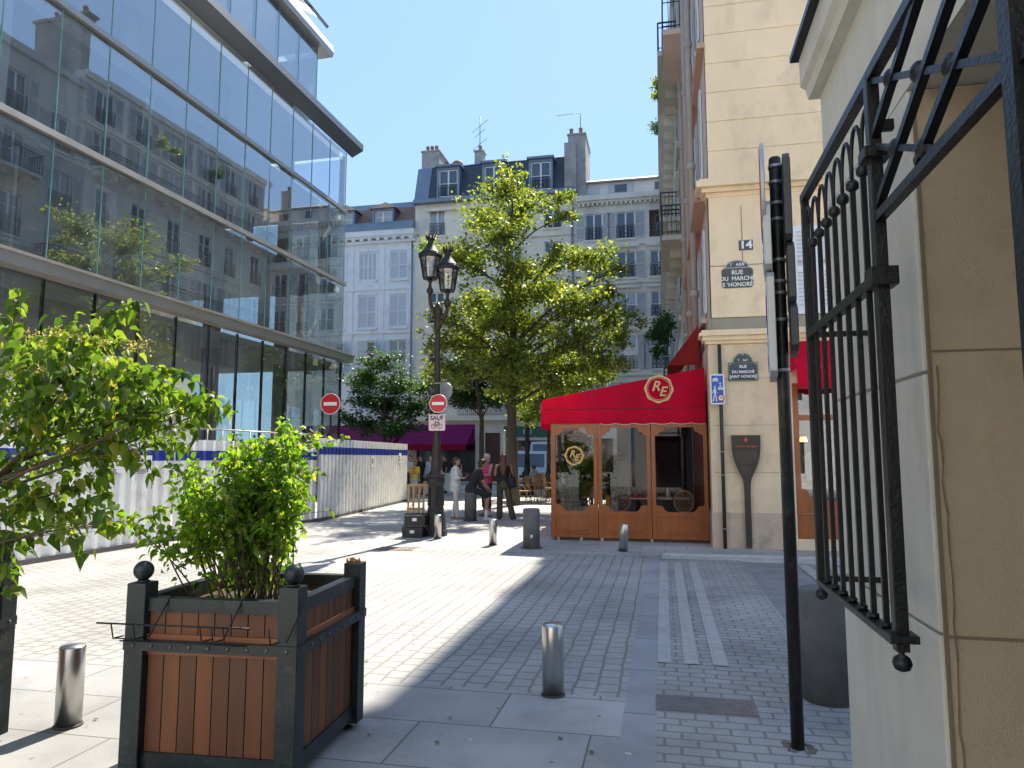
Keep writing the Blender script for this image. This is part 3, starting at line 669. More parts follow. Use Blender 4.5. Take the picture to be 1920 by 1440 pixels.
for (z0, y0, y1) in ((13.25,5.2,7.8),):
    s = MB(); s.box(-.62,.08,y0,y1,z0-.22,z0-.06); B = s.build('balcony', wall_pink, A)
    put('railing', wmesh('bars', y1-y0, 1, iron_far, .95), B, loc=(-.6,y1,z0-.06), rotz=R(-90))
    put('railing', wmesh('bars', .62, 1, iron_far, .95), B, loc=(-.62,y0+.02,z0-.06))
# wooden shopfront under the right awning
d = MB(); fx0, fx1 = 1.43, 2.75
d.box(fx0,fx0+.1,.02,.12,.2,2.95); d.box(fx1-.1,fx1,.02,.12,.2,2.95); d.box(fx0+.1,fx1-.1,.02,.12,2.85,2.95); d.box(fx0+.1,fx1-.1,.015,.1,2.28,2.38)
d.box(fx0+.1,fx1-.1,.03,.1,.2,.86); d.prism([(fx0+.1,.86),(fx0+.34,.86),(fx0+.22,.95),(fx0+.2,1.05),(fx0+.1,1.08)], .03, .1)
d.prism([(fx1-.1,.86),(fx1-.34,.86),(fx1-.22,.95),(fx1-.2,1.05),(fx1-.1,1.08)], .03, .1)
d.box(fx0+.2,fx1-.2,.018,.03,.3,.33); d.box(fx0+.2,fx1-.2,.018,.03,.74,.77); d.box(fx0+.2,fx0+.23,.018,.03,.33,.74); d.box(fx1-.23,fx1-.2,.018,.03,.33,.74)
D = d.build('shopfront', oak, A); p = MB(); p.box(fx0+.1,fx1-.1,.06,.07,.86,2.85)
shop_glass = glassM('shop_glass', (.75,.78,.78), .06, 1.5)
p.build('pane', shop_glass, D)
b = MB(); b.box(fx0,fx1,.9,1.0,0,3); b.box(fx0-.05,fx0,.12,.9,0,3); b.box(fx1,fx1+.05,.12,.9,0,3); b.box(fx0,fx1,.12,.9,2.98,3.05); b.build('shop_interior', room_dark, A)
lampm = glowM('warm_lamp', (1.0,.55,.16), 1.2)
for xx in (1.68, 2.35):
    l = MB(); l.lathe([(.055,0),(.075,-.09)], 14, (xx,.5,2.0), 0); L = l.build('wall_lamp', lampm, A)
shirts = MB(); shirts.prism([(1.72,1.2),(1.92,1.2),(1.95,1.62),(1.86,1.72),(1.76,1.72),(1.68,1.62)], .6,.63); shirts.build('display_shirt', M('display_cloth', (.4,.38,.36), .9, 0, .1, 8, .1), A)
shirts = MB(); shirts.prism([(2.0,1.2),(2.16,1.2),(2.18,1.6),(2.02,1.66)], .6,.63); shirts.build('display_shirt', M('display_red', (.25,.03,.04), .9, 0, .1, 8, .1), A)
shop_awning('short crimson shop awning with wavy hem right of the oar-shaped sign', 2.28,3.75,13.42,3.70,3.14,.62,red_cloth,.30)
# side awnings above the veranda on the pink facade
aw = MB(); aw.quad((.80,15.2,4.4),(.80,21,4.4),(.15,21,3.55),(.15,15.2,3.55)); aw.add([(.80,15.2,4.4),(.15,15.2,3.55),(.80,15.2,3.55)], [(0,1,2)])
single('shop_awning', aw, clothM('brick_red_cloth', (.36,.035,.03), .3), 'brick red blind above the restaurant veranda on the pink facade', 'awning')

# ---- number plate, plaques, oar sign, zone sign on the front
navy = M('enamel_navy', (.012,.018,.07), .3, 0, .1, 4, .05, coat=.3); slate_en = M('enamel_slate', (.045,.05,.055), .35, 0, .1, 4, .05, dirt=(.09,.09,.09,.5), ds=9); green_en = M('enamel_green', (.03,.13,.06), .3, 0, .2, 6, .05)
enamel_white = M('enamel_white', (.8,.8,.78), .4, 0, .04, 4, .0); pale_green = M('enamel_pale_green', (.35,.45,.35), .35, 0, .1, 5, 0)
def plate(name, label, cat, loc): return thing(name, label, cat, loc)
Yw = 13.425
n = plate('number_plate', 'dark blue enamel house number plate reading 14', 'number plate', (1.6,Yw+.05,5.545))
MB().box(-.125,.125,-.02,.02,-.095,.095).build('plate', navy, n, bevel=.004); text('14', .2, (0,-.022,0), enamel_white, n, sx=1.15, bold=.006)
def arch(w, h0, h1, n=14, r=1.0): return [(w/2*math.cos(math.pi*k/n), h0 + (h1-h0)*math.sin(math.pi*k/n)) for k in range(n+1)]
n = plate('street_plaque', 'older grey stone street plaque with blue arched top below the number 14', 'street plaque', (1.43,Yw+.05,4.93))
def octo(w, h, c): return [(-w+c,-h),(w-c,-h),(w,-h+c),(w,h-c),(w-c,h),(-w+c,h),(-w,h-c),(-w,-h+c)]
MB().prism(octo(.28,.185,.035), -.015,.02).build('plate', slate_en, n)
MB().prism(arch(.46,.19,.345), -.015,.02).build('arch_border', pale_green, n); MB().prism(arch(.39,.205,.32), -.019,-.015).build('arch_plate', navy, n)
for t_, z_, s_, k_ in (('RUE',.105,.115,1.0),('DU  MARCHÉ',-.012,.105,.98),('S  HONORÉ',-.125,.105,.98)): text(t_, s_, (0,-.018,z_), enamel_white, n, sx=k_, bold=.002)
text('T', .05, (-.185,-.018,-.105), enamel_white, n)
text('1   ARR', .082, (0,-.022,.25), enamel_white, n, bold=.001); text('er', .045, (-.10,-.022,.275), enamel_white, n); text('t', .045, (.135,-.022,.275), enamel_white, n)
n = plate('street_plaque', 'green bordered navy street plaque above the oar-shaped sign', 'street plaque', (1.47,Yw-.005,3.18))
MB().box(-.255,.255,-.012,.02,-.165,.165).build('border', green_en, n); MB().box(-.232,.232,-.017,-.012,-.142,.142).build('plate', navy, n)
MB().prism(arch(.34,.165,.335), -.012,.02).build('arch_border', green_en, n); MB().prism(arch(.285,.165,.305), -.017,-.012).build('arch_plate', navy, n)
c = MB()
for sx in (-.225,.225):
    for sz in (-.135,.135): c.ball((sx,-.018,sz), .018, 8, 5, (1,.3,1))
c.ball((0,-.018,.315), .02, 8, 5, (1.4,.3,1)); c.build('corner_ornament', pale_green, n)
for t_, z_, s_ in (('RUE',.085,.075),('DU MARCHÉ',-.01,.072),('SAINT HONORÉ',-.095,.07)): text(t_, s_, (0,-.020,z_), enamel_white, n, sx=.95, bold=.002)
text('1   Arr', .06, (0,-.020,.205), enamel_white, n, bold=.001); text('er', .034, (-.075,-.020,.222), enamel_white, n); text('t', .034, (.09,-.020,.222), enamel_white, n)
# the oar-shaped history panel
bronze = M('bronze_brown', (.055,.043,.033), .45, .4, .15, 4, .1, 60); orange_en = M('panel_red', (.6,.08,.03), .5, 0, .05, 3, 0); panel_txt = M('panel_text', (.11,.09,.07), .6, 0, .1, 5, 0)
n = plate('history_panel', 'brown oar-shaped history panel standing before the cream wall', 'information panel', (1.47,13.38,.03))
prof = [(.25,1.99),(.245,1.75),(.225,1.6),(.19,1.47),(.145,1.36),(.10,1.27),(.072,1.2),(.058,1.1),(.052,.9),(.05,0)]
poly = prof + [(-x,z) for x,z in reversed(prof)]
MB().prism(poly, -.03,.0).build('panel', bronze, n, fixn=True)
text('Histoire de Paris', .052, (0,-.032,1.79), orange_en, n, bold=.001)
q = MB(); random.seed(3)
for i in range(12):
    z = 1.70 - i*.019; w = .19 if i < 9 else .12
    x = -w
    while x < w-.02:
        l = random.uniform(.015,.05); q.box(x, min(x+l, w), -.0325,-.03, z, z+.008); x += l+.01
for i in range(7):
    z = 1.42 - i*.017; x = -.085
    while x < .08: l = random.uniform(.015,.04); q.box(x, min(x+l,.085), -.0325,-.03, z, z+.008); x += l+.01
q.build('text_lines', panel_txt, n)
q = MB(); q.prism([(-.03,1.9),(0,1.86),(.03,1.9),(.02,1.93),(0,1.95),(-.02,1.93)], -.033,-.03); q.build('emblem', orange_en, n)
# traffic-zone sign on its pole
brown_pole = M('brown_pole', (.045,.035,.028), .5, .2, .2, 4, .1); sign_blue = M('sign_blue', (.012,.10,.42), .35, 0, .05, 3, 0); sign_red = M('sign_red', (.52,.012,.02), .35, 0, .06, 3, 0); sign_back = M('sign_grey', (.42,.43,.43), .4, .5, .1, 4, .05); sign_black = M('sign_black', (.02,.02,.02), .5, 0, .1, 3, 0)
n = plate('traffic_sign', 'blue shared-zone sign with walker and 20 roundel on brown pole', 'traffic sign', (1.06,13.35,0))
MB().tube([(0,0,.0),(0,0,3.68)], .032, 10).build('pole', brown_pole, n)
bnd = MB()
for z in (1.72,1.3,.35): bnd.lathe([(.036,0),(.036,.015)], 10, (0,0,z))
bnd.build('band', sign_back, n)
zx = -.06; s = MB(); s.prism(octo(.125,.275,.025), -.09,-.05); s2 = s
for i in range(len(s2.v)): x,y,z = s2.v[i]; s2.v[i] = (x+zx,y,z+2.85)
s2.build('sign_frame', enamel_white, n, fixn=True)
MB().box(zx-.100,zx+.100,-.094,-.09,2.602,3.098).build('sign_face', sign_blue, n)
g = MB(); y0, y1 = -.098,-.094
def disc(mb, x, z, r, ya, yb, n=20): mb.prism([(x+r*math.cos(2*math.pi*k/n), z+r*math.sin(2*math.pi*k/n)) for k in range(n)], ya, yb)
disc(g, zx-.045, 2.89, .018, y0, y1)
for poly in ([(-.062,2.865),(-.03,2.865),(-.028,2.77),(-.062,2.77)], [(-.06,2.775),(-.046,2.775),(-.07,2.63),(-.088,2.63)], [(-.044,2.775),(-.03,2.775),(-.012,2.63),(-.03,2.63)], [(-.062,2.862),(-.055,2.845),(-.085,2.77),(-.094,2.778)], [(-.033,2.862),(-.03,2.84),(.0,2.78),(-.006,2.772)]):
    g.prism([(x+zx,z) for x,z in poly], y0, y1)
g.prism([(zx-.09,3.0),(zx-.075,3.045),(zx-.01,3.06),(zx+.015,3.03),(zx+.02,3.0)], y0, y1); disc(g, zx-.065, 3.0, .018, y0, y1); disc(g, zx-.005, 3.0, .018, y0, y1)
for x in (.028,.075): disc(g, zx+x, 2.86, .024, y0, y1)
g.bar((zx+.028,-.096,2.86),(zx+.05,-.096,2.93),.004,.012); g.bar((zx+.075,-.096,2.86),(zx+.05,-.096,2.93),.004,.012); disc(g, zx+.048, 2.955, .015, y0, y1)
g.build('pictogram', enamel_white, n)
q = MB(); disc(q, zx+.055, 2.69, .062, -.098,-.0945); q.build('roundel_ring', sign_red, n); q = MB(); disc(q, zx+.055, 2.69, .044, -.100,-.098); q.build('roundel', enamel_white, n)
text('20', .055, (zx+.055,-.102,2.69), sign_black, n)

# ---- unseen buildings behind the camera: veranda reflections, and added sun bounce for shaded fronts
shop_white = M('shop_white', (.62,.61,.58), .8, 0, .08, .8, 0)
r = thing('white_shop', 'white fronted shop across the street mirrored in the veranda panes', 'building', (-1.5,-12,0)); 
mb = MB(); wall_face(mb, [(.6,2.6,.3,2.8),(3.4,5.4,.0,2.8),(.6,1.6,4.5,6.2),(2.6,3.6,4.5,6.2),(4.6,5.6,4.5,6.2)], 0, 6.5, 0, 9, o=(6.5,0), rz=R(180)); mb.box(0,6.5,-1,-.5,0,9)
mb.build('wall', shop_white, r)
q = MB(); q.box(.3,6.2,.01,.06,3.0,3.5); q.build('fascia', shop_white, r)
q = MB(); q.box(.5,6.1,-.3,-.25,.0,2.9); q.build('shop_window', dark_pane, r)
for nm_, lb_, x0, wd_, hh in (('stone_house', 'pale stone house behind the camera, widest of those bouncing sunlight into the shade', -30, 28.3, 17), ('unseen_corner_house', 'pale corner house behind the camera on the pavilion side, added to bounce sunlight', 5.2, 16, 16)):  # unseen houses, made tall and wide to bounce sun onto shaded fronts
    r = thing(nm_, lb_, 'building', (x0,-12.2,0)); nW = int(wd_/2.6)
    mb = MB(); wall_face(mb, [(1+i*2.6,2.1+i*2.6,z,z+1.9) for i in range(nW) for z in (.8,4.6,7.8,11,13.9)], 0, wd_, 0, hh, o=(wd_,0), rz=R(180)); mb.box(0,wd_,-1,-.5,0,hh); mb.build('wall', wall_white, r)
    q = MB(); q.box(0,wd_,-.28,-.24,.5,hh-.5); q.build('window_glass', far_pane, r)
mb = MB(); wall_face(mb, [(.8,1.8,9.8,11.6),(2.7,3.7,9.8,11.6),(4.6,5.6,9.8,11.6)], 0, 6.5, 9.01, 14, o=(5.0,-12.0), rz=R(180)); mb.box(-1.5,5,-13,-12.5,9.01,14)  # unseen upper floors added to send sunlight back up the street
single('unseen_upper_storeys', mb, wall_cream, 'cream upper storeys over the white fronted shop behind the camera, added to bounce sunlight', 'building')

# ---- stone pavilion on the right with its window guard
pav_stone = M('pavilion_stone', (.64,.60,.51), .8, 0, .05, 7, .4, 170, stretch=(1,1,.35), dirt=(.46,.42,.35,.45), ds=5)
pav_warm = M('pavilion_limestone', (.48,.38,.25), .8, 0, .09, 5, .4, 170, dirt=(.34,.26,.16,.5), ds=5)
V = thing('stone_pavilion', 'grey stone building corner with eave and recessed doorway at the street edge', 'building', (.79,3.53,0))
w = MB(); w.box(.0,3.0,-1.15,0,0,1.095); w.box(.0,3.0,-1.15,0,1.105,1.875); w.box(0,3.0,-1.15,0,1.885,2.79)
w.build('pier', pav_stone, V, bevel=.006)
w = MB(); w.box(.012,2.9,-1.14,-.01,1.095,1.105); w.box(.012,2.9,-1.14,-.01,1.875,1.885); w.build('joint', M('pav_joint', (.34,.32,.28), .9, 0, .1, 4, 0), V)
w = MB(); w.box(.0,3.0,-7,0,2.792,3.50); w.build('lintel', pav_stone, V)
w = MB(); w.box(.02,.30,-1.158,-1.151,0,2.78); w.box(.305,3.0,-1.158,-1.151,0,2.78); w.build('reveal', pav_warm, V)
jt = MB(); jt.box(.02,3,-1.1595,-1.157,1.09,1.1); jt.box(.02,3,-1.1595,-1.157,1.94,1.948); jt.box(.012,.022,-1.1605,-1.15,0,2.78); jt.build('joint', M('reveal_joint', (.22,.17,.11), .9, 0, .1, 4, 0), V)
ck = MB(); random.seed(9); pts = [(.035,-1.1605,1.9)]
while pts[-1][2] > .05: pts.append((max(.02,min(.09,pts[-1][0]+random.uniform(-.006,.009))), -1.1605, pts[-1][2]-random.uniform(.03,.09)))
for a_, b_ in zip(pts, pts[1:]): ck.bar(a_, b_, random.uniform(.002,.005), .004)
ck.build('crack', bpy.data.materials['reveal_joint'], V)
fr = MB(); fr.box(.27,.33,-1.23,-1.1605,0,2.785); fr.box(.27,.33,-3.2,-1.23,2.6,2.785); fr.box(.29,.34,-3.2,-1.23,0,.5); F = fr.build('door_frame', dark_green_paint, V)
MB().box(.31,.315,-3.2,-1.23,.5,2.6).build('pane', dark_pane, F)
w = MB(); w.box(0,3,-7,-3.2,0,2.79); w.build('pier', pav_stone, V)
ev = MB(); ev.prism([(0,3.37),(-.05,3.37),(-.06,3.42),(-.085,3.44),(-.085,3.58),(3,3.58),(3,3.37)], -7, .03, 'y'); ev.build('eaves', pav_stone, V)
rf = MB(); rf.prism([(-.125,3.58),(-.125,3.61),(1.6,4.4),(3.2,4.4),(3.2,3.58)], -7, .05, 'y'); rf.build('roof', black_iron, V)
# window guard: vertical bars with small arches, hung off the wall
G = thing('window_guard', 'black iron window guard with arched bar tops and a lattice overpanel', 'window guard', (.58,2.0,1.15))
X0 = .58; ya, yb = 2.0, 2.94
f = MB()
f.box(X0-.016,X0+.016,1.996,2.030,1.135,2.66); f.box(X0-.014,X0+.014,2.925,2.955,1.15,2.66)
f.box(X0-.02,X0+.02,2.031,2.925,1.145,1.165); f.box(X0-.015,X0+.015,2.031,2.925,2.085,2.115); f.box(X0-.015,X0+.015,1.10,2.96,2.64,2.672)
f.box(X0-.034,X0+.034,1.977,2.044,2.07,2.12); f.box(X0-.034,X0+.034,1.977,2.044,1.16,1.18); f.box(X0-.034,X0+.034,1.977,2.044,2.42,2.45)
f.box(X0-.012,X0+.22,2.93,2.95,1.155,1.175); f.box(X0-.012,X0+.22,2.93,2.95,2.09,2.11); f.box(X0+.018,X0+.05,2.0,2.02,2.50,2.53)
f.build('frame', black_iron, G, rel=True, bevel=.002)
for y in (2.013, 2.94): MB().lathe([(.008,1.145),(.012,1.135),(.006,1.128),(.02,1.118),(.024,1.105),(.018,1.09),(.004,1.084)], 12, (X0,y,0)).build('finial', black_iron, G, rel=True)
nb = 8; sp = (2.94-2.013)/nb
bar = MB(); bar.box(-.0072,.0072,-.0072,.0072,1.165,2.085); bar.box(-.0072,.0072,-.0072,.0072,2.115,2.44); bar.lathe([(.014,1.166),(.014,1.18)], 10); bar.lathe([(.0085,2.42),(.019,2.43),(.019,2.445),(.012,2.455)], 10)
bme = bar.mesh('bar', black_iron)
for i in range(1, nb): put('bar', bme, G, loc=(0, 2.013+i*sp-2.0, -1.15))
ar = MB()
for i in range(nb):
    yc = 2.013+(i+.5)*sp; ar.tube([(X0, yc-.5*sp*math.cos(math.pi*k/10), 2.45+.145*math.sin(math.pi*k/10)**.8) for k in range(11)], .006, 6)
ar.build('arch', black_iron, G, rel=True)
lat = MB(); lat.box(X0-.012,X0+.012,1.10,1.995,2.245,2.27); lat.box(X0-.02,X0+.02,1.215,1.255,1.16,3.2)
dia = [((2.0,2.485),(1.63,2.645)),((1.995,2.29),(1.235,2.645)),((1.70,2.283),(1.235,2.487))]
for (a,b),(c_,d_) in dia: lat.bar((X0,a,b),(X0,c_,d_),.02,.02)
lat.bar((X0,1.995,2.637),(X0,1.25,2.28),.013,.016); lat.bar((X0,1.995,2.452),(X0,1.60,2.272),.013,.016)
lat.build('lattice', black_iron, G, rel=True)
for y,z in ((1.849,2.566),(1.665,2.480),(1.495,2.399),(1.84,2.380),(1.66,2.301)): MB().ball((X0,y,z), .024, 10, 6, (.8,1,1)).build('rosette', black_iron, G, rel=True)
# ------------------------------------------------------------------ glass office building
FA = R(1.4)                       # the facade leans this much off the street's direction
GO = thing('glass_office', 'large glass office block with aluminium floor bands mirroring the street', 'building', (-13.7,28.65,0), R(90) - FA)
# local frame: x runs along the facade (positive = away from the camera beyond the corner), y into the building is +y ... facade faces -y
alu = M('aluminium_band', (.44,.42,.39), .42, .6, .06, 1.2, .04, 30); alu_dark = M('dark_mullion', (.015,.017,.018), .4, .4, .2, 4, 0); alu_grey = M('grey_fascia', (.16,.18,.21), .45, .4, .08, 1, 0)
office_glass = glassM('office_glass', (.80,.88,.88), .26, 1.55, 1.3, (.95,.98,1.0), wave=.05, haze=.05); base_glass = glassM('base_glass', (.80,.86,.82), .12, 1.5, 1.1, wave=.03, haze=.03); edge_green = M('glass_edge', (.20,.42,.36), .15, 0, .1, 2, 0)
white_soffit = M('white_soffit', (.65,.64,.61), .6, 0, .05, 1, 0); concrete = M('pale_concrete', (.45,.43,.39), .8, 0, .08, 1, .1)
L_ = 30.0; PW = 1.5; nP = 20
lv = [(0.05,5.75),(6.15,9.15),(9.40,12.45),(12.70,15.30)]
random.seed(11)
bands = MB()
b1 = MB(); b1.box(-L_,.35,-.45,.0,5.78,6.05); b1.box(-L_,.38,-.50,-.1,6.05,6.12); b1.build('floor_band', alu, GO)
for z in (9.2, 12.5):
    b = MB(); b.box(-L_,.06,-.14,.0,z-.02,z+.06); b.box(-L_,.04,-.10,.0,z+.06,z+.16); b.build('floor_band', alu, GO)
b = MB(); b.prism([(-.55,15.62),(-.55,15.9),(0,16.0),(0,15.35)], -L_, .6, 'x'); b.build('floor_band', alu_grey, GO)
pane_cache = {}
for li, (z0, z1) in enumerate(lv):
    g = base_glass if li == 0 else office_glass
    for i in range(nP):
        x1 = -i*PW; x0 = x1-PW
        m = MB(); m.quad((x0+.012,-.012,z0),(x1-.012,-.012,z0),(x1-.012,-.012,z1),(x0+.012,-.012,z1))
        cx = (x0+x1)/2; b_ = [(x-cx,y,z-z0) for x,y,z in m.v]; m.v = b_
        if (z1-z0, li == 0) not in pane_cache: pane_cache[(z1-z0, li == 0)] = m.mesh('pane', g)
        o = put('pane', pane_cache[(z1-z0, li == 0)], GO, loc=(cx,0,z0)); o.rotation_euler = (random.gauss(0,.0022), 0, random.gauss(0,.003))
ml = MB()
for i in range(nP+1):
    x = -i*PW; ml.box(x-.02,x+.02,-.03,.06,.05,5.76)
ml.build('mullion', alu_dark, GO)
ml = MB()
for i in range(nP+1):
    x = -i*PW
    for z0, z1 in lv[1:]: ml.box(x-.008,x+.008,-.03,-.0005,z0,z1)
ml.build('glass_edge', edge_green, GO)
ml = MB(); ml.box(-.06,.0,0,.06,.05,5.76); ml.box(-L_,0,.02,.1,.0,.05); ml.build('corner_post', alu_dark, GO)
# end wall of glass
for z0, z1 in lv:
    m = MB()
    for k in range(8): m.quad((.0,.05+k*PW,z0),(.0,.05+(k+1)*PW-.02,z0),(.0,.05+(k+1)*PW-.02,z1),(.0,.05+k*PW,z1))
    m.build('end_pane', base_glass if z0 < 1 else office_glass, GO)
sl = MB()
for z in (5.72, 9.18, 12.48, 15.4): sl.box(-L_,-.15,.25,14,z-.3,z+.02)
sl.build('floor_slab', white_soffit, GO)
cw = MB()
for z0, z1 in lv[1:]: cw.box(-L_,-6,5.5,5.6,z0,z1-.3)
cw.box(-L_,-17,9.5,9.6,0,5.4); cw.build('core_wall', M('office_wall', (.55,.58,.6), .8, 0, .1, .6, 0), GO)
for i in range(7):
    for z0, z1 in ((0,5.42),(5.74,8.88),(9.2,12.18),(12.5,15.1)): MB().lathe([(.3,z0),(.3,z1)], 16, (-2.2-i*4.5, 1.6, 0)).build('column', concrete, GO)
for i in range(3): MB().box(-3.2-i*4.5,-2.6-i*4.5,8,8.6,0,5.4).build('column', concrete, GO)
bl = MB(); random.seed(4)
for li, (z0, z1) in enumerate(lv[1:]):
    for i in range(nP):
        q = random.random()
        if li == 0: q *= .7
        x1 = -i*PW-.12; x0 = x1-PW+.24
        if li < 2 and q > .60:
            wd_ = random.uniform(.35,.8); bl.box(x0,x0+wd_,.30,.33,z0+.05,z1-.4)
        if q < .40:
            zb = z0 + random.uniform(.2,1.8); n = int((z1-.35-zb)/.11)
            for k in range(n):
                z = zb + k*.11; bl.quad((x0,.36,z),(x1,.36,z),(x1,.42,z+.05),(x0,.42,z+.05))
bl.build('blind', M('blind_white', (.8,.81,.8), .6, 0, .05, 1, 0), GO)
fu = MB()
for i in range(22): 
    x = -1.2-i*1.3; fu.box(x,x+.08,.5,.75,6.15,8.85) if i % 2 else fu.box(x,x+.3,.5,.6,9.4,12.1)
fu.build('partition', M('partition_white', (.75,.77,.78), .7, 0, .05, 1, 0), GO)
# set-back upper storey and roof fin
for i in range(17):
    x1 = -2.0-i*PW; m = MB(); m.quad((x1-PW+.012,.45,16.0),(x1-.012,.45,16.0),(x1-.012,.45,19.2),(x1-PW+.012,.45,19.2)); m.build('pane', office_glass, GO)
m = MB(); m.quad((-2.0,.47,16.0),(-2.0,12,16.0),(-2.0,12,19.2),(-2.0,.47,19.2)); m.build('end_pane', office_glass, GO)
m = MB()
for i in range(18): m.box(-2.0-i*PW-.02,-2.0-i*PW+.02,.44,.6,16.0,19.2)
m.build('glass_edge', edge_green, GO)
m = MB(); m.box(-L_,-6,5.5,5.6,16,19.1); m.build('core_wall', M('office_wall_upper', (.42,.47,.52), .8, 0, .1, .6, 0), GO)
m = MB(); m.box(-L_,-2.2,.6,14,18.95,19.2)
m.prism([(.16,19.22),(.1,19.42),(.15,19.72),(6,24.5),(6,24.2),(.9,19.22)], -L_, -1.2, 'x'); m.build('roof', alu, GO)
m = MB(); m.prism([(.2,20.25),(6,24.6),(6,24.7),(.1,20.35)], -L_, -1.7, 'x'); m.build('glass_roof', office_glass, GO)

m = MB()
for k in range(20): m.box(-(k+1)*PW-.03,-(k+1)*PW+.03,13.9,14.0,0,5.4)
m.box(-L_,0,13.92,13.98,2.6,2.7); m.build('rear_mullion', alu_dark, GO)
r = thing('pale_house', 'pale house row beyond the office, glimpsed through its ground floor glass', 'building', (-38,2,0), R(90))
mb = MB(); hs = [(1+i*3.0,2.2+i*3.0,z,z+2.1) for i in range(16) for z in (.5,4.4,7.6,10.8)]; wall_face(mb, hs, 0, 50, 0, 14); mb.box(0,50,.4,.5,0,14); mb.build('wall', wall_cream, r)
MB().quad((0,.2,.3),(50,.2,.3),(50,.2,13.2),(0,.2,13.2)).build('window_glass', far_pane, r)

# ------------------------------------------------------------------ site hoarding
hoard_white = M('hoarding_white', (.84,.83,.79), .42, .1, .05, 2, .03, 20, dirt=(.52,.49,.43,.6), ds=2.3); hoard_blue = M('hoarding_blue', (.02,.045,.30), .4, 0, .06, 2, .02)
paper = M('paper', (.72,.71,.68), .8, 0, .05, 6, 0); paper_ink = M('paper_ink', (.06,.05,.07), .8, 0, .1, 6, 0); wood_raw = M('raw_timber', (.40,.25,.12), .75, 0, .2, 3, .3, 40, stretch=(6,6,.5)); rubber = M('dark_sill', (.10,.095,.09), .8, 0, .2, 5, .2)
def hoarding(label, a, b, H, z0=.09):
    a, b = Vector((*a,0)), Vector((*b,0)); d = b-a; Ln = d.length; ang = math.atan2(d.y, d.x)
    r = thing('site_hoarding', label, 'hoarding', a, ang)
    # profile: trapezoid ribs; front is local -y
    prof = []; x = 0.0; p = .27
    while x < Ln:
        for dx, dy in ((0,0),(.16,0),(.185,-.042),(.245,-.042)): 
            if x+dx <= Ln: prof.append((x+dx, dy))
        x += p
    prof.append((Ln,0))
    def sheetm(z0, z1, off):
        m = MB()
        for i in range(len(prof)-1):
            (xa,ya),(xb,yb) = prof[i], prof[i+1]; m.quad((xa,ya-off,z0),(xb,yb-off,z0),(xb,yb-off,z1),(xa,ya-off,z1))
        return m
    sheetm(z0,H,0).build('panel', hoard_white, r); sheetm(H-.42,H-.22,.004).build('stripe', hoard_blue, r)
    m = MB(); m.box(0,Ln,-.06,.04,0,z0); m.build('sill', rubber, r)
    m = MB()
    for k in range(int(Ln/2.4)+1): m.box(min(k*2.4+.4,Ln-.48),min(k*2.4+.48,Ln-.4),.05,.13,0,H-.05)
    m.box(0,Ln,.03,.05,H-.2,H-.1); m.build('post', wood_raw, r)
    return r
def notice(r, x, z, w, h, kind=0):
    m = MB(); m.box(x,x+w,-.052,-.048,z,z+h); P_ = m.build('notice', paper, r)
    q = MB(); random.seed(int(x*100)); y0, y1 = -.0545,-.052
    if kind == 0:
        for k in range(4): q.box(x+.02+(k%2)*w*.22, x+.02+(k%2)*w*.22+w*.16, y0,y1, z+h*.45+(k//2)*h*.22, z+h*.6+(k//2)*h*.22)
        q.box(x+w*.55,x+w*.9,y0,y1,z+h*.5,z+h*.56)
        for k in range(4): q.box(x+w*.08,x+w*random.uniform(.5,.9),y0,y1,z+h*.08+k*h*.07,z+h*.11+k*h*.07)
    elif kind == 1:
        q.prism([(x+w*.5+w*.28*math.cos(t*.5236), z+h*.55+h*.3*math.sin(t*.5236)) for t in range(12)], y0, y1)
    q.build('print', paper_ink, P_)
h1 = hoarding('long white ribbed site hoarding behind the planters with posters', (-9.75,3.0), (-9.36,12.3), 1.98)
for x, z in ((7.62,1.30),(8.30,1.30),(6.4,1.28)): notice(h1, x, z, .38, .36)
h2 = hoarding('white ribbed hoarding with a blue stripe ending near the lamp post', (-8.56,16.75), (-9.29,25.1), 2.12)
notice(h2, 4.15, 1.33, .2, .34, 1); notice(h2, 7.2, 1.28, .3, .5, 0)
h3 = hoarding('white hoarding panel behind the leafy shrub, linking the two longer runs', (-9.36,12.35), (-8.60,16.72), 1.98)
# hoarding gate rails behind
gr = MB(); gr.tube([(-9.9,13,2.25),(-9.5,19,2.25)], .02, 6); gr.tube([(-9.9,13,1.95),(-9.5,19,1.95)], .02, 6)
for k in range(13): gr.tube([(-9.9+k*.033,13+k*.5,1.0),(-9.9+k*.033,13+k*.5,2.25)], .015, 6)
single('site_railing', gr, sign_back, 'grey steel railing rising just above the recessed hoarding', 'railing')
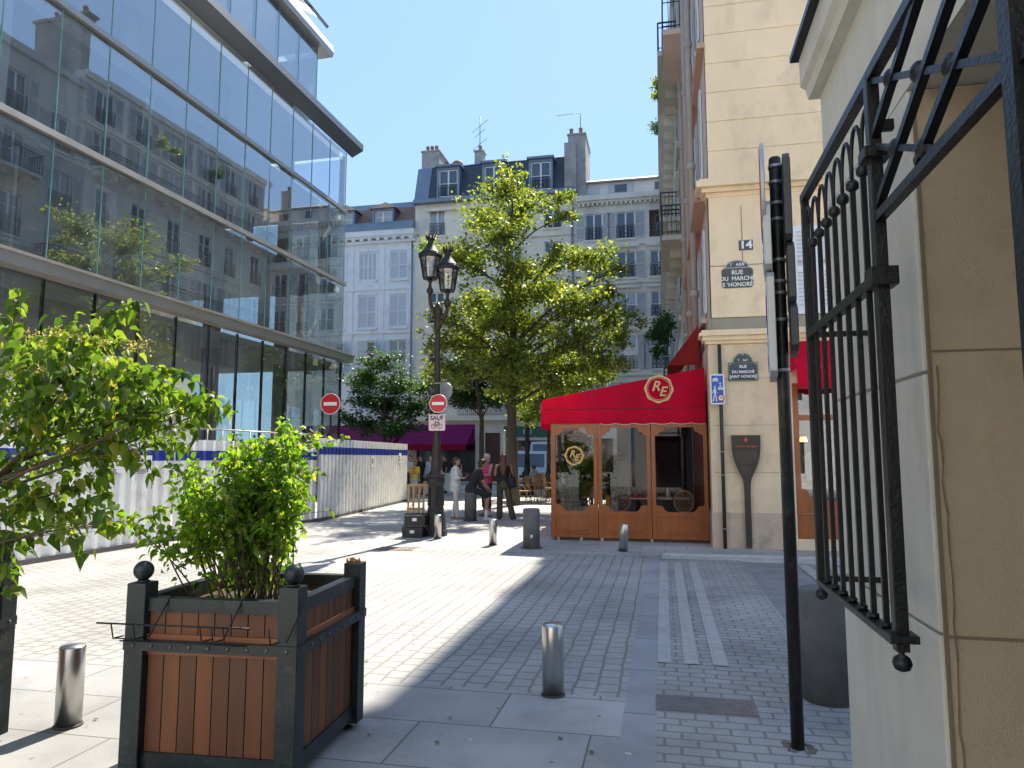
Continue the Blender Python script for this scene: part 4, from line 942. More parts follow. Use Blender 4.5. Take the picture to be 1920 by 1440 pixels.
# ------------------------------------------------------------------ glazed restaurant veranda
gold = M('gold_leaf', (.62,.40,.12), .4, .5, .08, 6, .05); cream_edge = M('cream_piping', (.7,.6,.5), .7, 0, .05, 5, 0); seam_dark = M('seam_dark', (.10,.004,.01), .8, 0, .1, 3, 0)
Ve = thing('restaurant_veranda', 'glazed wooden restaurant veranda with crimson awning and gold emblems', 'veranda', (-2.15,14.05,0))
ver_glass = glassM('veranda_glass', (.82,.84,.82), .0, 1.5)
def emblem(parent, cx, cz, r, y, mat, name='emblem', n=8, tilt=.15):
    m = MB(); K = 64
    def ring(ro, ri, y0, wob=0):
        for k in range(K):
            t0, t1 = 2*math.pi*k/K, 2*math.pi*(k+1)/K
            def P(t, rr, w): q = rr*(1 + w*math.cos(n*t + .6)); return (cx+q*math.cos(t), y0, cz+q*math.sin(t))
            m.quad(P(t0,ro,wob), P(t0,ri,wob*.2), P(t1,ri,wob*.2), P(t1,ro,wob)); m.quad(P(t0,ro,wob), P(t1,ro,wob), (P(t1,ro,wob)[0],y0+.004,P(t1,ro,wob)[2]), (P(t0,ro,wob)[0],y0+.004,P(t0,ro,wob)[2]))
    ring(r, r*.86, y, .035); ring(r*.80, r*.77, y)
    e = m.build(name, mat, parent)
    text('R', r*1.0, (cx-r*.22, y-.001, cz+r*.17), mat, e, shear=.3, bold=.004*r/.27); text('E', r*.95, (cx+r*.24, y-.001, cz-r*.22), mat, e, shear=.3, bold=.004*r/.27)
    return e
def wpanel(w, H=2.29, z0=.07, lit=True):
    """one wooden panel, local x 0..w, front towards -y"""
    m = MB(); t = .075
    m.box(0,t,-.03,.03,z0,H); m.box(w-t,w,-.03,.03,z0,H); m.box(t,w-t,-.028,.028,z0,.15); m.box(t,w-t,-.028,.028,.5,.585); m.box(t,w-t,-.028,.028,2.2,H)
    m.box(t,w-t,-.012,.012,.15,.5)
    for s in (0, 1):
        f = (lambda x: x) if s == 0 else (lambda x: w-x)
        P = [(f(t),.585),(f(t+.22),.585),(f(t+.16),.62),(f(t+.13),.68),(f(t+.10),.70),(f(t),.715)]; m.prism(P if s == 0 else P[::-1], -.026, .026)
        P = [(f(t),2.2),(f(t),2.05),(f(t+.06),2.06),(f(t+.085),2.10),(f(t+.15),2.12),(f(t+.17),2.2)]; m.prism(P if s == 0 else P[::-1], -.026, .026)
    # raised moulding on the lower panel with clipped corners
    a, b, c, d = t+.06, w-t-.06, .20, .46; k = .07
    L = [(a+k,c),(b-k,c),(b-k,c+k*.6),(b,c+k),(b,d-k),(b-k,d-k*.6),(b-k,d),(a+k,d),(a+k,d-k*.6),(a,d-k),(a,c+k),(a+k,c+k*.6)]
    for i in range(len(L)): m.bar((L[i][0],-.016,L[i][1]),(L[(i+1)%len(L)][0],-.016,L[(i+1)%len(L)][1]),.012,.014)
    return m
xs = [0.0, .916, 1.94, 3.0]
for i in range(3):
    w = xs[i+1]-xs[i]-.012; P_ = wpanel(w).build('wood_panel', oak, Ve, bevel=.003); P_.location = (xs[i], 0, 0)
    MB().quad((.07,-.003,.56),(w-.07,-.003,.56),(w-.07,-.003,2.22),(.07,-.003,2.22)).build('pane', ver_glass, P_)
    if i == 0: emblem(Ve, .45, 1.66, .185, -.045, gold)
for k in range(6):
    P_ = wpanel(1.05).build('wood_panel', oak, Ve); P_.location = (0.0, .03+1.07*(k+1), 0); P_.rotation_euler = (0,0,R(-90))
    MB().quad((.07,-.003,.56),(.98,-.003,.56),(.98,-.003,2.22),(.07,-.003,2.22)).build('pane', ver_glass, P_)
ft = MB()
for x in (.1,.55,.95,1.9): ft.box(x,x+.05,-.02,.04,.0,.07)
ft.build('foot', sign_back, Ve)
fl = MB(); fl.box(0.05,2.98,.06,6.4,.012,.05); fl.build('veranda_floor', M('veranda_floor', (.09,.08,.07), .5, 0, .2, 3, .1), Ve)
# awning
m = MB()
nx = 24
top = lambda x: 2.77 + (x+.18)*.57/3.15
for i in range(nx):
    x0 = -.18 + 3.15*i/nx; x1 = -.18 + 3.15*(i+1)/nx
    m.quad((x0,-.06,top(x0)),(x1,-.06,top(x1)),(x1,6.5,top(x1)),(x0,6.5,top(x0)))
    m.quad((x0,-.06,2.575),(x1,-.06,2.575),(x1,-.06,top(x1)),(x0,-.06,top(x0)))
    m.quad((x0,6.5,2.575),(x0,6.5,top(x0)),(x1,6.5,top(x1)),(x1,6.5,2.575))
m.quad((-.18,-.06,2.6),(-.18,-.06,2.77),(-.18,6.5,2.77),(-.18,6.5,2.6))
seam_dark2 = M('seam_red', (.45,.006,.03), .8, 0, .1, 3, 0)
AW = m.build('awning', red_cloth, Ve)
v = MB(); n = 60; zz = []
for i in range(n+1):
    x = -.19 + 3.16*i/n; zb = 2.285 - (.028*abs(math.sin((x-.9)*math.pi/.36)) if x > 1.0 else .0); zz.append((x,-.068-.006*math.sin(x*7),zb))
for i in range(n): v.quad(zz[i],zz[i+1],(zz[i+1][0],-.064,2.565),(zz[i][0],-.064,2.565))
v.quad((-.21,-.06,2.2),(-.21,-.06,2.7),(-.21,6.5,2.7),(-.21,6.5,2.2))
v.build('valance', red_cloth, AW)
e = MB(); e.tube([p for p in zz if p[0] > .95], .006, 5); e.build('piping', cream_edge, AW)
e = MB(); e.box(-.18,2.97,-.066,-.0605,2.562,2.576); e.build('seam', seam_dark, AW)
for xs_ in (.83, 1.55): MB().box(xs_-.004,xs_+.004,-.0635,-.0605,2.58,top(xs_)-.01).build('seam', seam_dark2, AW)
emblem(AW, 2.11, 2.945, .27, -.070, M('emblem_cream', (.66,.46,.22), .7, 0, .06, 5, 0))
bm_ = MB(); bm_.box(.02,2.98,.03,.09,2.29,2.40)
bm_.build('beam', oak, Ve)
# menu board and little brass case inside
q = MB(); q.box(1.28,1.5,.5,.53,1.05,1.55); q.box(1.9,2.05,.5,.53,1.0,1.5); q.build('menu_board', sign_black, Ve)
# ---- tables and chairs inside
rattan = M('rattan', (.34,.20,.085), .6, 0, .25, 14, .3, 120); rattan_dark = M('rattan_dark', (.16,.095,.04), .6, 0, .25, 14, .3, 120); table_top = M('table_top', (.42,.40,.38), .3, 0, .1, 3, 0); red_napkin = clothM('red_napkin', (.5,.02,.05), .1)
def medallion_chair(loc, rz, label):
    t = thing('medallion_chair', label, 'chair', loc, rz, 'round backed cane chairs in the veranda')
    m = MB(); m.lathe([(.2,.43),(.22,.45),(.21,.48),(.0,.485)], 16); m.build('seat', rattan_dark, t)
    for x in (-.16,.16):
        for y in (-.16,.16): MB().tube([(x,y,.44),(x*1.2,y*1.2,0)], .016, 6).build('leg', rattan_dark, t)
    m = MB(); c = .72; m.tube([(.19*math.cos(k*math.pi/10), .21, c+.21*math.sin(k*math.pi/10)) for k in range(21)], .014, 6)
    for k in range(-4,5):
        h = math.sqrt(max(0,.18**2-(k*.04)**2)); m.tube([(k*.04,.21,c-h*1.1),(k*.04,.21,c+h*1.1)], .004, 4); m.tube([(-h,.21,c+k*.044),(h,.21,c+k*.044)], .004, 4)
    m.tube([(-.1,.2,.45),(-.08,.21,.53)], .014, 6); m.tube([(.1,.2,.45),(.08,.21,.53)], .014, 6)
    m.build('backrest', rattan, t); return t
def bistro_table(loc, label, cat='table', cloth=True):
    t = thing('bistro_table', label, cat, loc)
    MB().box(-.32,.32,-.32,.32,.72,.75).build('tabletop', table_top, t, bevel=.006)
    MB().lathe([(.2,.0),(.18,.03),(.03,.05),(.025,.72)], 14).build('pedestal', black_iron, t)
    return t
LB = 'round backed cane chair inside the veranda '
medallion_chair((-.85,14.62,.05), R(185), LB + 'behind the middle pane')
medallion_chair((.42,14.6,.05), R(172), LB + 'beside the stone corner')
medallion_chair((-1.35,14.75,.05), R(200), LB + 'near the interior greenery')
medallion_chair((-.25,15.7,.05), R(20), LB + 'across the red-napkin table')
for (x,y),l in zip(((-.55,15.15),(.2,15.25),(-1.5,15.5)), ('laid table with a red napkin behind the middle veranda pane','laid table behind the rightmost veranda pane','table beside the greenery inside the veranda')):
    bistro_table((x,y,.05), l)
single('napkin', MB().box(-.2,.2,-.15,.15,0,.012).prism([(-.05,.012),(.05,.012),(0,.13)],-.05,.05), red_napkin, 'red folded napkin and mat on the table behind the middle pane', 'napkin', (-.55,15.05,.80))
single('yellow_cushion', MB().box(-.04,.04,-.18,.18,0,.36), M('yellow_cloth', (.5,.33,.02), .8, 0, .1, 5, .1), 'yellow cushion leaning inside the veranda below the middle pane', 'cushion', (-1.08,14.5,.05+.45), 0, bevel=.02)
for x,l in ((-.7,'short glass carafe on the red-napkin table'),(.1,'glass carafe on the table beside the rightmost pane')):
    single('carafe', MB().lathe([(.045,0),(.05,.08),(.02,.16),(.025,.2)], 12), table_top, l, 'carafe', (x,15.2,.8))
MB().box(.9,2.97,6.3,6.35,.05,2.9).build('dark_backing', room_dark, Ve)  # near-black wall added to block the bright view through the panes
# dark red inner wall along the building side of the veranda
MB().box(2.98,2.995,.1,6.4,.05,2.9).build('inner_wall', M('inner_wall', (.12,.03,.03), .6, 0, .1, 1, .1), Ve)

# ---- rattan terrace chairs in a row by the veranda, beyond the tree
def bistro_chair(loc, rz, label):
    t = thing('rattan_chair', label, 'chair', loc, rz, 'rattan chairs lined up on the terrace')
    m = MB(); m.box(-.21,.21,-.2,.2,.43,.47); m.build('seat', rattan, t, bevel=.02)
    for x in (-.19,.19):
        MB().tube([(x,-.18,.44),(x*1.05,-.22,0)], .016, 6).build('leg', rattan, t)
        MB().tube([(x*.9,.27,.9),(x,.19,.45),(x*1.05,.24,0)], .016, 6).build('leg', rattan, t)
    m = MB()
    for i in range(6):
        z0 = .5+i*.07; y0 = .2+.07*(z0-.45)/.45
        m.box(-.18,.18,y0-.01,y0+.012,z0,z0+.062)
    m.tube([(-.18,.2,.5),(-.18,.27,.88),(-.1,.285,.94),(.1,.285,.94),(.18,.27,.88),(.18,.2,.5)], .018, 6); m.build('backrest', rattan, t)
    m = MB(); m.tube([(-.2,-.2,.12),(.2,-.2,.12)], .01, 5); m.tube([(-.2,.22,.2),(.2,.22,.2)], .01, 5); m.tube([(-.19,.2,.66),(-.24,-.05,.66),(-.2,-.19,.46)], .014, 6); m.tube([(.19,.2,.66),(.24,-.05,.66),(.2,-.19,.46)], .014, 6); m.build('armrest', rattan, t)
    return t
ch0 = bistro_chair((-4.75,24.5,.012), R(80), 'rattan terrace chair nearest the big trunk, first of the row')
for i,(x,y,l) in enumerate([(-4.55,25.35,'second rattan chair of the row counted from the big trunk'),(-4.38,26.2,'third rattan chair of the row counted from the big trunk'),(-4.2,27.0,'fourth rattan chair of the row counted from the big trunk'),(-4.0,27.8,'last rattan chair of the row, partly behind the veranda corner')]):
    dup(ch0, (x,y,.012), R(78+i*3), l)
bistro_table((-5.35,26.0,.012), 'small terrace table left of the rattan chair row')
# terrace box hedge behind glass, seen through the left pane, and oxidised planters
# ------------------------------------------------------------------ bollards
def steel_bollard(loc, label, h=.47, tilt=(0,0)):
    t = thing('steel_bollard', label, 'bollard', loc, 0, 'short stainless steel bollards')
    m = MB(); m.lathe([(.074,0),(.074,h-.012),(.068,h),(.0,h+.004)], 32); m.build('post', steel, t)
    m = MB(); m.lathe([(.076,0),(.082,.002),(.082,.008),(.075,.014)], 28); m.build('collar', M('grimy_collar', (.06,.055,.05), .7, .3, .3, 8, .2) if not bpy.data.materials.get('grimy_collar') else bpy.data.materials['grimy_collar'], t)
    t.rotation_euler = (R(tilt[0]), R(tilt[1]), 0); return t
B0 = steel_bollard((-.765,4.99,.009), 'steel bollard on the shaded slabs before the veranda, largest in view')
for loc, lab, rot in (((-3.55,3.83,.009), 'sunlit steel bollard left of the wooden planter', 0), ((-4.42,13.78,.011), 'steel bollard touching the black crates by the lamp post', 0), ((-3.10,13.0,.011), 'sunlit steel bollard between the lamp post and the dark stone bollard', 0)):
    dup(B0, loc, rot, lab)
b = dup(B0, (-.70,12.62,.011), 0, 'leaning steel bollard right in front of the veranda panels'); b.rotation_euler = (R(2), R(5), 0)
stone_dark = M('dark_granite', (.12,.123,.125), .75, 0, .15, 8, .4, 220, dirt=(.20,.20,.19,.4), ds=4)
def stone_bollard(loc, label, r, h):
    t = thing('stone_bollard', label, 'bollard', loc, 0, 'stout dark stone bollards')
    MB().lathe([(r,0),(r,h-.02),(r-.012,h-.004),(r-.03,h),(0,h+.002)], 40).build('post', stone_dark, t)
    MB().lathe([(r+.05,.001),(r+.05,.004),(0,.004)], 30).build('base_ring', M('base_dark', (.10,.10,.10), .8, 0, .2, 6, .2) if not bpy.data.materials.get('base_dark') else bpy.data.materials['base_dark'], t)
    return t
stone_bollard((1.06,5.28,.0), 'dark stone bollard standing beside the black sign pole', .165, .74)
s = stone_bollard((-2.33,12.75,.011), 'dark stone bollard with a white scuff left of the veranda', .152, .70)
MB().ball((.03,-.152,.22), .022, 10, 6, (1,.25,1.3)).build('scuff', white_paint, s)
stone_bollard((-4.85,17.85,.011), 'dark stone bollard the man in black sits on', .155, .72)

# ------------------------------------------------------------------ wooden planters
soil = M('soil', (.05,.035,.025), .95, 0, .3, 8, .8, 40)
plank = M('planter_planks', (.145,.050,.016), .5, 0, .28, 2.0, .2, 50, stretch=(5,5,.4), dirt=(.13,.05,.02,.6), ds=2.5, island=.28)
plank_edge = M('planter_rail_wood', (.27,.10,.04), .5, 0, .2, 3, .15, 50)
rivet_m = M('rivet', (.12,.12,.12), .35, .8, .2, 6, 0)
def planter(loc, rz, label, Wd=.83, balls=(1,1,0,1), basket=True):
    t = thing('wooden_planter', label, 'planter', loc, rz, None)
    # local: x across the front, y back; origin at the centre of the base
    h = Wd/2; p = .105; zt = .97
    for i, (sx, sy) in enumerate(((-1,-1),(1,-1),(1,1),(-1,1))):
        m = MB(); m.box(sx*h-p/2,sx*h+p/2,sy*h-p/2,sy*h+p/2,.035,zt); P_ = m.build('post', dark_green_paint, t, bevel=.004)
        if balls[i]:
            MB().lathe([(.028,zt),(.034,zt+.004),(.02,zt+.016)] + [(max(.001,.05*math.sin(a)), zt+.058-.05*math.cos(a)) for a in [math.pi*(.13+.87*k/10) for k in range(11)]], 20, (sx*h,sy*h,0)).build('ball_finial', dark_green_paint, P_)
        MB().lathe([(.012,.012),(.012,.06)], 10, (sx*(h-.02),sy*(h-.02),0)).lathe([(.035,0),(.04,.006),(.03,.014),(.012,.018)], 16, (sx*(h-.02),sy*(h-.02),0)).build('foot', black_iron, P_)
    for k in range(4):
        a = k*math.pi/2; c, s_ = math.cos(a), math.sin(a)
        def rot(m):
            m.v = [(x*c-y*s_, x*s_+y*c, z) for x,y,z in m.v]; return m
        ins = h-p/2; y = -h
        m = MB(); n = 8; w = 2*ins/n
        for i in range(n):
            x = -ins+i*w; m.box(x+.003,x+w-.003,y-.008,y+.02,.14,.615); m.box(x+.003,x+w-.003,y-.008,y+.02,.715,.83)
        m.box(-ins,ins,y+.02,y+.03,.14,.87)
        pn = rot(m).build('plank_panel', plank, t)
        rot(MB().box(-ins,ins,y-.018,y+.02,.615,.64)).build('wood_rail', plank_edge, t); rot(MB().box(-ins,ins,y-.022,y+.02,.69,.715)).build('wood_rail', plank_edge, t)
        rot(MB().box(-ins,ins,y-.022,y+.022,.06,.14)).build('metal_rail', dark_green_paint, t); rot(MB().box(-ins,ins,y-.026,y+.035,.83,.895)).build('metal_rail', dark_green_paint, t)
        m = MB(); m.box(-h-p/2,h+p/2,y-p/2-.006,y-p/2-.001,.64,.69); m.box(-ins,ins,y-p/2+.0,y-.018,.64,.69);
        for i in range(9): m.ball((-h+i*2*h/8, y-p/2-.008, .665), .011, 8, 5, (1,.5,1), 1)
        rot(m).build('metal_band', [dark_green_paint, rivet_m], t)
    m = MB(); m.box(-h+.03,h-.03,-h+.03,h-.03,.80,.81)
    m.build('soil', soil, t)
    if basket:
        q = MB(); y = -h-.075
        q.tube([(-h-.14,y-.07,.79),(h-.15,y-.07,.79)], .0045, 5); q.tube([(-h-.06,y,.69),(h-.2,y,.69)], .004, 5)
        for x in (-h-.06,-h+.06,-h+.42,-h+.48,-h+.78): q.tube([(x,y-.07,.79),(x,y-.05,.715),(x+.02,y,.715)], .004, 5)
        for x in (-h+.12,-h+.52,-h+.85): q.tube([(x,y-.03,.72),(x+.05,-h-.02,.90),(x+.05,-h+.01,.90)], .0045, 5)
        for x in (-h-.06,-h+.42): q.tube([(x,y-.07,.79),(x,y-.05,.715),(x+.12,y-.05,.715),(x+.12,y-.07,.79)], .004, 5)
        q.build('wire_basket', black_iron, t)
    return t
planter((-2.257,3.731,.009), R(3), 'wooden planter box with dark green frame and leafy shrub, most of it in shade')
planter((-4.17,3.10,.009), R(3), 'wooden planter cut off by the picture edge holding the flowering tree', balls=(1,1,1,1), basket=False)
# rubbish on the back post: orange filter ends
q = MB(); random.seed(8)
for i in range(26):
    x, y = random.uniform(-.04,.04), random.uniform(-.04,.04); q.tube([(x,y,0),(x+random.uniform(-.012,.012),y,random.uniform(.012,.03))], .0045, 5)
single('cigarette_butts', q, M('filter_orange', (.50,.22,.10), .8, 0, .3, 30, 0), 'heap of orange cigarette butts on top of the planter corner post', 'litter', (-1.866,4.166,.979))

# ------------------------------------------------------------------ twin lantern lamp post
cast = M('cast_iron_brown', (.040,.028,.024), .5, .3, .2, 6, .2, 80); cast_dark = M('cast_iron_dark', (.022,.021,.021), .5, .3, .2, 6, .2, 80)
lantern_glass = glassM('lantern_glass', (.92,.92,.90), .05, 1.45); opal = M('opal_reflector', (.75,.72,.66), .5, 0, .05, 3, 0)
Lp = thing('lamp_post', 'ornate brown cast iron lamp post with two glass lanterns', 'street lamp', (-4.633,14.3,.012))
m = MB()
m.lathe([(0.245,0),(0.245,.10),(0.216,.14),(0.194,.40),(0.187,.46),(0.173,.5)], 8, rot=R(22.5), sm=False); m.lathe([(0.169,.5),(0.176,.54),(0.162,.58),(0.155,1.0),(0.162,1.04),(0.184,1.1),(0.187,1.16),(0.169,1.2)], 8, rot=R(22.5), sm=False)
for k in range(8):
    a = k*math.pi/4; m.bar((.168*math.cos(a),.168*math.sin(a),.62),(.160*math.cos(a),.160*math.sin(a),.98), .075,.010, up=(math.cos(a),math.sin(a),0))
m.build('base', cast_dark, Lp, fixn=True)
m = MB(); m.lathe([(0.173,1.2),(0.194,1.23),(0.173,1.27),(0.122,1.34),(0.108,1.45),(0.119,1.5),(0.101,1.56),(0.086,1.75),(0.094,1.78),(0.079,1.82),(0.071,2.1),(0.071,2.16),(0.065,2.2)], 24); m.lathe([(0.066,2.2),(0.059,3.5),(0.050,4.25),(0.052,4.3)], 20)
m.build('column', cast, Lp)
m = MB(); m.lathe([(0.052,4.3),(0.079,4.36),(0.090,4.42),(0.065,4.50),(0.061,4.56),(0.086,4.62),(0.101,4.70),(0.086,4.8),(0.050,4.86),(0.022,4.92)], 20); m.build('capital', cast, Lp)
def lantern(dx, dy, zb, arm):
    A_ = MB().tube(arm, [.045,.048,.045,.04,.036,.032][:len(arm)], 10)
    A_.lathe([(.04,-.34),(.075,-.28),(.07,-.22),(.04,-.18),(.03,-.1),(.05,-.04),(.05,0)], 14, (dx,dy,zb)); A_ = A_.build('arm', cast, Lp)
    Ln_ = MB(); Ln_.lathe([(.145,0),(.155,.0),(.155,.025),(.145,.03)], 24, (dx,dy,zb)); Ln_.lathe([(.22,.46),(.245,.46),(.26,.50),(.245,.54),(.19,.58)], 24, (dx,dy,zb))
    for k in range(6):
        a = k*math.pi/3+.35; Ln_.tube([(dx+.15*math.cos(a),dy+.15*math.sin(a),zb+.02),(dx+.225*math.cos(a),dy+.225*math.sin(a),zb+.47)], .011, 6)
    F = Ln_.build('lantern', cast_dark, Lp)
    g = MB(); g.lathe([(.143,.02),(.215,.465)], 24, (dx,dy,zb), caps=False); g.build('lantern_glass', lantern_glass, F)
    c = MB(); c.lathe([(.24,.545),(.20,.59),(.14,.66),(.09,.74),(.065,.80),(.06,.84),(.075,.86),(.085,.88)], 24, (dx,dy,zb))
    for k in range(16):
        a = k*math.pi/8; c.ball((dx+.25*math.cos(a),dy+.25*math.sin(a),zb+.55), .02, 6, 4)
    for k in range(8):
        a = k*math.pi/4; c.tube([(dx+.07*math.cos(a),dy+.07*math.sin(a),zb+.87),(dx+.10*math.cos(a),dy+.10*math.sin(a),zb+.94),(dx+.115*math.cos(a),dy+.115*math.sin(a),zb+1.0)], [.02,.018,.006], 5)
    c.build('lantern_cap', cast_dark, F)
    r_ = MB(); r_.lathe([(.20,.455),(.05,.40),(.04,.40)], 20, (dx,dy,zb)); r_.build('reflector', opal, F)
lantern(-.19, .02, 5.44, [(0,0,4.72),(-.10,.01,4.78),(-.17,.015,4.90),(-.19,.02,5.02),(-.19,.02,5.12)])
lantern(.215, -.02, 5.14, [(0,0,4.62),(.09,-.01,4.58),(.17,-.015,4.62),(.21,-.02,4.72),(.215,-.02,4.82)])
# signs hung on the lamp post (things of their own)
def round_sign(name, label, loc, r, face, bar=None, rz=0, pole=None):
    t = thing(name, label, 'road sign', loc, rz); zc = 0
    K = 32; P = lambda rr: [(rr*math.cos(2*math.pi*k/K), rr*math.sin(2*math.pi*k/K)) for k in range(K)]
    MB().prism(P(r), -.012, .02).build('plate', sign_back, t, bevel=.003)
    if face:
        MB().prism(P(r*.985), -.015, -.012).build('border', enamel_white, t); MB().prism(P(r*.93), -.018, -.015).build('face', face, t)
        MB().box(-r*.66,r*.66,-.021,-.018,-r*.16,r*.16).build('white_bar', enamel_white, t)
    if pole: MB().tube([(0,.05,pole),(0,.05,r*.9)], .035, 10).build('pole', cast, t)
    return t
round_sign('no_entry_sign', 'small no entry sign on the lamp post above the bicycle plate', (-4.545,14.12,2.74), .195, sign_red)
round_sign('no_entry_sign', 'large no entry sign rising behind the white hoarding', (-9.38,19.0,3.17), .31, sign_red, pole=-3.15)
rs = round_sign('round_sign', 'grey back of a round sign behind the lamp post', (-4.50,14.46,3.03), .185, None, rz=R(160))
red_lit_white = M('sign_white_red_reflection', (.70,.52,.53), .4, 0, .08, 2, 0)  # white plate with the red reflection painted into its colour
t = thing('bicycle_plate', 'white plate reading SAUF above a black bicycle on the lamp post', 'road sign', (-4.57,14.12,2.345))
MB().prism(octo(.178,.168,.02), -.008,.015).build('plate', red_lit_white, t, bevel=.003); text('SAUF', .125, (0,-.010,.092), sign_black, t, bold=.003)
q = MB(); y = -.011
for cx in (-.068,.068): q.tube([(cx+.046*math.cos(k*math.pi/9),y,-.075+.046*math.sin(k*math.pi/9)) for k in range(19)], .005, 5)
for a,b in (((-.068,-.075),(-.03,.0)),((-.03,.0),(.045,-.0)),((-.03,.0),(-.0,-.075)),((-.068,-.075),(0,-.075)),((0,-.075),(.045,0)),((.068,-.075),(.038,.03)),((-.03,0),(-.036,.022)),((-.055,.022),(-.018,.022)),((.02,.034),(.05,.03))): q.tube([(a[0],y,a[1]),(b[0],y,b[1])], .0055, 5)
q.build('bicycle_symbol', sign_black, t)
bd = MB()
for z in (3.16,2.90,2.55,2.18): bd.lathe([(.062,z),(.070,z),(.070,z+.02),(.062,z+.02)], 18)
bd.build('strap', sign_back, Lp)
# more street posts beyond
def dark_post(loc, label, cat='post', h=7.5, r=.07):
    t = thing('street_post', label, cat, loc); MB().lathe([(r*2.9,0),(r*2.9,.1),(r*2.2,.2),(r*1.9,.75),(r*2.3,.85),(r*2.4,.95),(r*1.5,1.05),(r*1.2,1.3)], 16).build('base', cast_dark, t)
    MB().lathe([(r*1.2,1.3),(r,2.0),(r*.8,h)], 14).build('column', cast_dark, t)
    return t
dark_post((-5.75,30.5,.012), 'dark lamp column with bulging base in front of the white van', 'street lamp', 6.0, .10)
dark_post((-4.55,28.9,.012), 'thinner dark column beside the veranda corner', 'post', 6.0, .065)
single('grey_post', MB().lathe([(.07,0),(.07,2.6),(.075,2.62),(.03,2.7)], 14), sign_back, 'pale grey steel post just left of the white van', 'post', (-6.1,27.5,.012))

# ------------------------------------------------------------------ crates and pallet at the lamp post
crate_m = M('black_plastic', (.018,.019,.022), .45, 0, .2, 5, .1)
def crate(loc, rz, label):
    t = thing('plastic_crate', label, 'crate', loc, rz, 'black plastic crates stacked by the lamp post'); w, d, h = .21, .15, .23; m = MB()
    m.box(-w,w,-d,d,0,.02)
    for z in (0,.09,.17,.215): m.box(-w,w,-d-.006,-d+.006,z,z+.018); m.box(-w,w,d-.006,d+.006,z,z+.018); m.box(-w-.006,-w+.006,-d,d,z,z+.018); m.box(w-.006,w+.006,-d,d,z,z+.018)
    for i in range(12):
        x = -w+.01+i*(2*w-.02)/11; m.box(x-.006,x+.006,-d-.004,-d+.004,0,h)
        m.box(x-.006,x+.006,d-.004,d+.004,0,h)
    m.box(-w+.004,w-.004,-d+.008,d-.008,.02,.19)
    m.build('body', crate_m, t); MB().box(-.045,.045,-d-.012,-d-.007,.09,.15).build('paper_tag', paper, t); return t
c0 = crate((-4.99,13.98,.012), R(5), 'lower black plastic crate standing on the paving'); dup(c0, (-4.96,14.0,.252), R(9), 'upper black plastic crate stacked on another crate')
t = thing('slatted_pallet', 'upright pale wooden slatted rack leaning behind the black crates', 'pallet', (-5.10,14.38,.012), R(20))
for i, x in enumerate((-.15,-.05,.06,.15)): MB().bar((x,0,0),(x+.01*(i-1),.02,1.02+.02*i), .045,.02).build('slat', wood_raw, t)
m = MB(); m.box(-.19,.19,.0,.02,.50,.56); m.box(-.2,.26,.0,.03,1.0,1.05); m.bar((-.15,.03,.5),(.14,.04,1.0),.03,.015); m.build('crossbar', wood_raw, t)

# ------------------------------------------------------------------ sign pole on the right with its edge-on signs
SP = thing('sign_pole', 'tall black scuffed pole standing in the setts before the window guard', 'pole', (.705,4.385,.0))
MB().lathe([(.036,0),(.036,3.42),(.03,3.43)], 18).build('pole', M('scuffed_black', (.018,.017,.016), .4, .2, .3, 6, .15, 60, dirt=(.12,.11,.1,.35), ds=12), SP)
for z in (3.36,3.26,3.13,3.03,2.78,2.65,2.58,2.42,2.12): MB().lathe([(.0375,z),(.041,z),(.041,z+.02),(.0375,z+.02)], 16).build('strap', sign_back, SP)
m = MB(); random.seed(2)
for i in range(16):
    a = random.random()*6.28; r_ = random.uniform(.04,.09); m.ball((r_*math.cos(a),r_*math.sin(a),.008), random.uniform(.01,.03), 6, 4, (1,1,.35))
m.build('mortar_foot', M('mortar', (.16,.14,.11), .9, 0, .2, 9, .5), SP)
sign_dark = M('sign_back_dark', (.06,.063,.065), .45, .4, .15, 6, .05)
def edge_sign(label, loc, w, h, rz, kind):
    t = thing('road_sign', label, 'road sign', loc, rz)
    if kind == 'round':
        K = 32; MB().prism([(w/2*math.cos(2*math.pi*k/K), h/2*math.sin(2*math.pi*k/K)) for k in range(K)], -.012,.012).build('plate', sign_back, t, bevel=.004)
        MB().prism([(w*.46*math.cos(2*math.pi*k/K), h*.46*math.sin(2*math.pi*k/K)) for k in range(K)], -.015,-.012).build('face', sign_red, t)
    else:
        MB().prism(octo(w/2,h/2,.03), -.02,.02).build('plate', sign_back if kind != 'dark' else sign_dark, t, bevel=.004); f = MB().prism(octo(w/2-.02,h/2-.02,.025), -.023,-.02).build('face', enamel_white if kind != 'dark' else sign_dark, t)
        if kind == 'face':
            MB().box(-w*.36,w*.36,-.026,-.023,-h*.40,h*.40).build('field', sign_blue, t)
            q = MB(); disc(q, 0, h*.2, w*.2, -.029,-.026); q.build('roundel', sign_red, t); q = MB(); q.box(-w*.25,w*.25,-.029,-.026,-h*.3,-h*.2); q.box(-w*.25,w*.25,-.029,-.026,-h*.15,-h*.08); q.build('print', enamel_white, t)
    return t
ez = R(-97.5)
edge_sign('round sign seen edge-on, topmost on the black pole', (.625,4.36,3.20), .50, .60, ez, 'round')
edge_sign('upper rectangular sign seen edge-on, below the round one on the black pole', (.642,4.36,2.895), .38, .41, ez, 'face')
edge_sign('lower blue and red rectangular sign seen edge-on on the black pole', (.648,4.36,2.375), .40, .60, ez, 'face')
edge_sign('tall grey sign back seen edge-on at the far side of the black pole top', (.765,4.40,3.13), .40, .52, R(82), 'dark')
edge_sign('middle grey sign back seen edge-on at the far side of the black pole', (.772,4.40,2.685), .36, .36, R(82), 'dark')
edge_sign('lowest grey sign back seen edge-on at the far side of the black pole', (.776,4.40,2.365), .36, .275, R(82), 'dark')

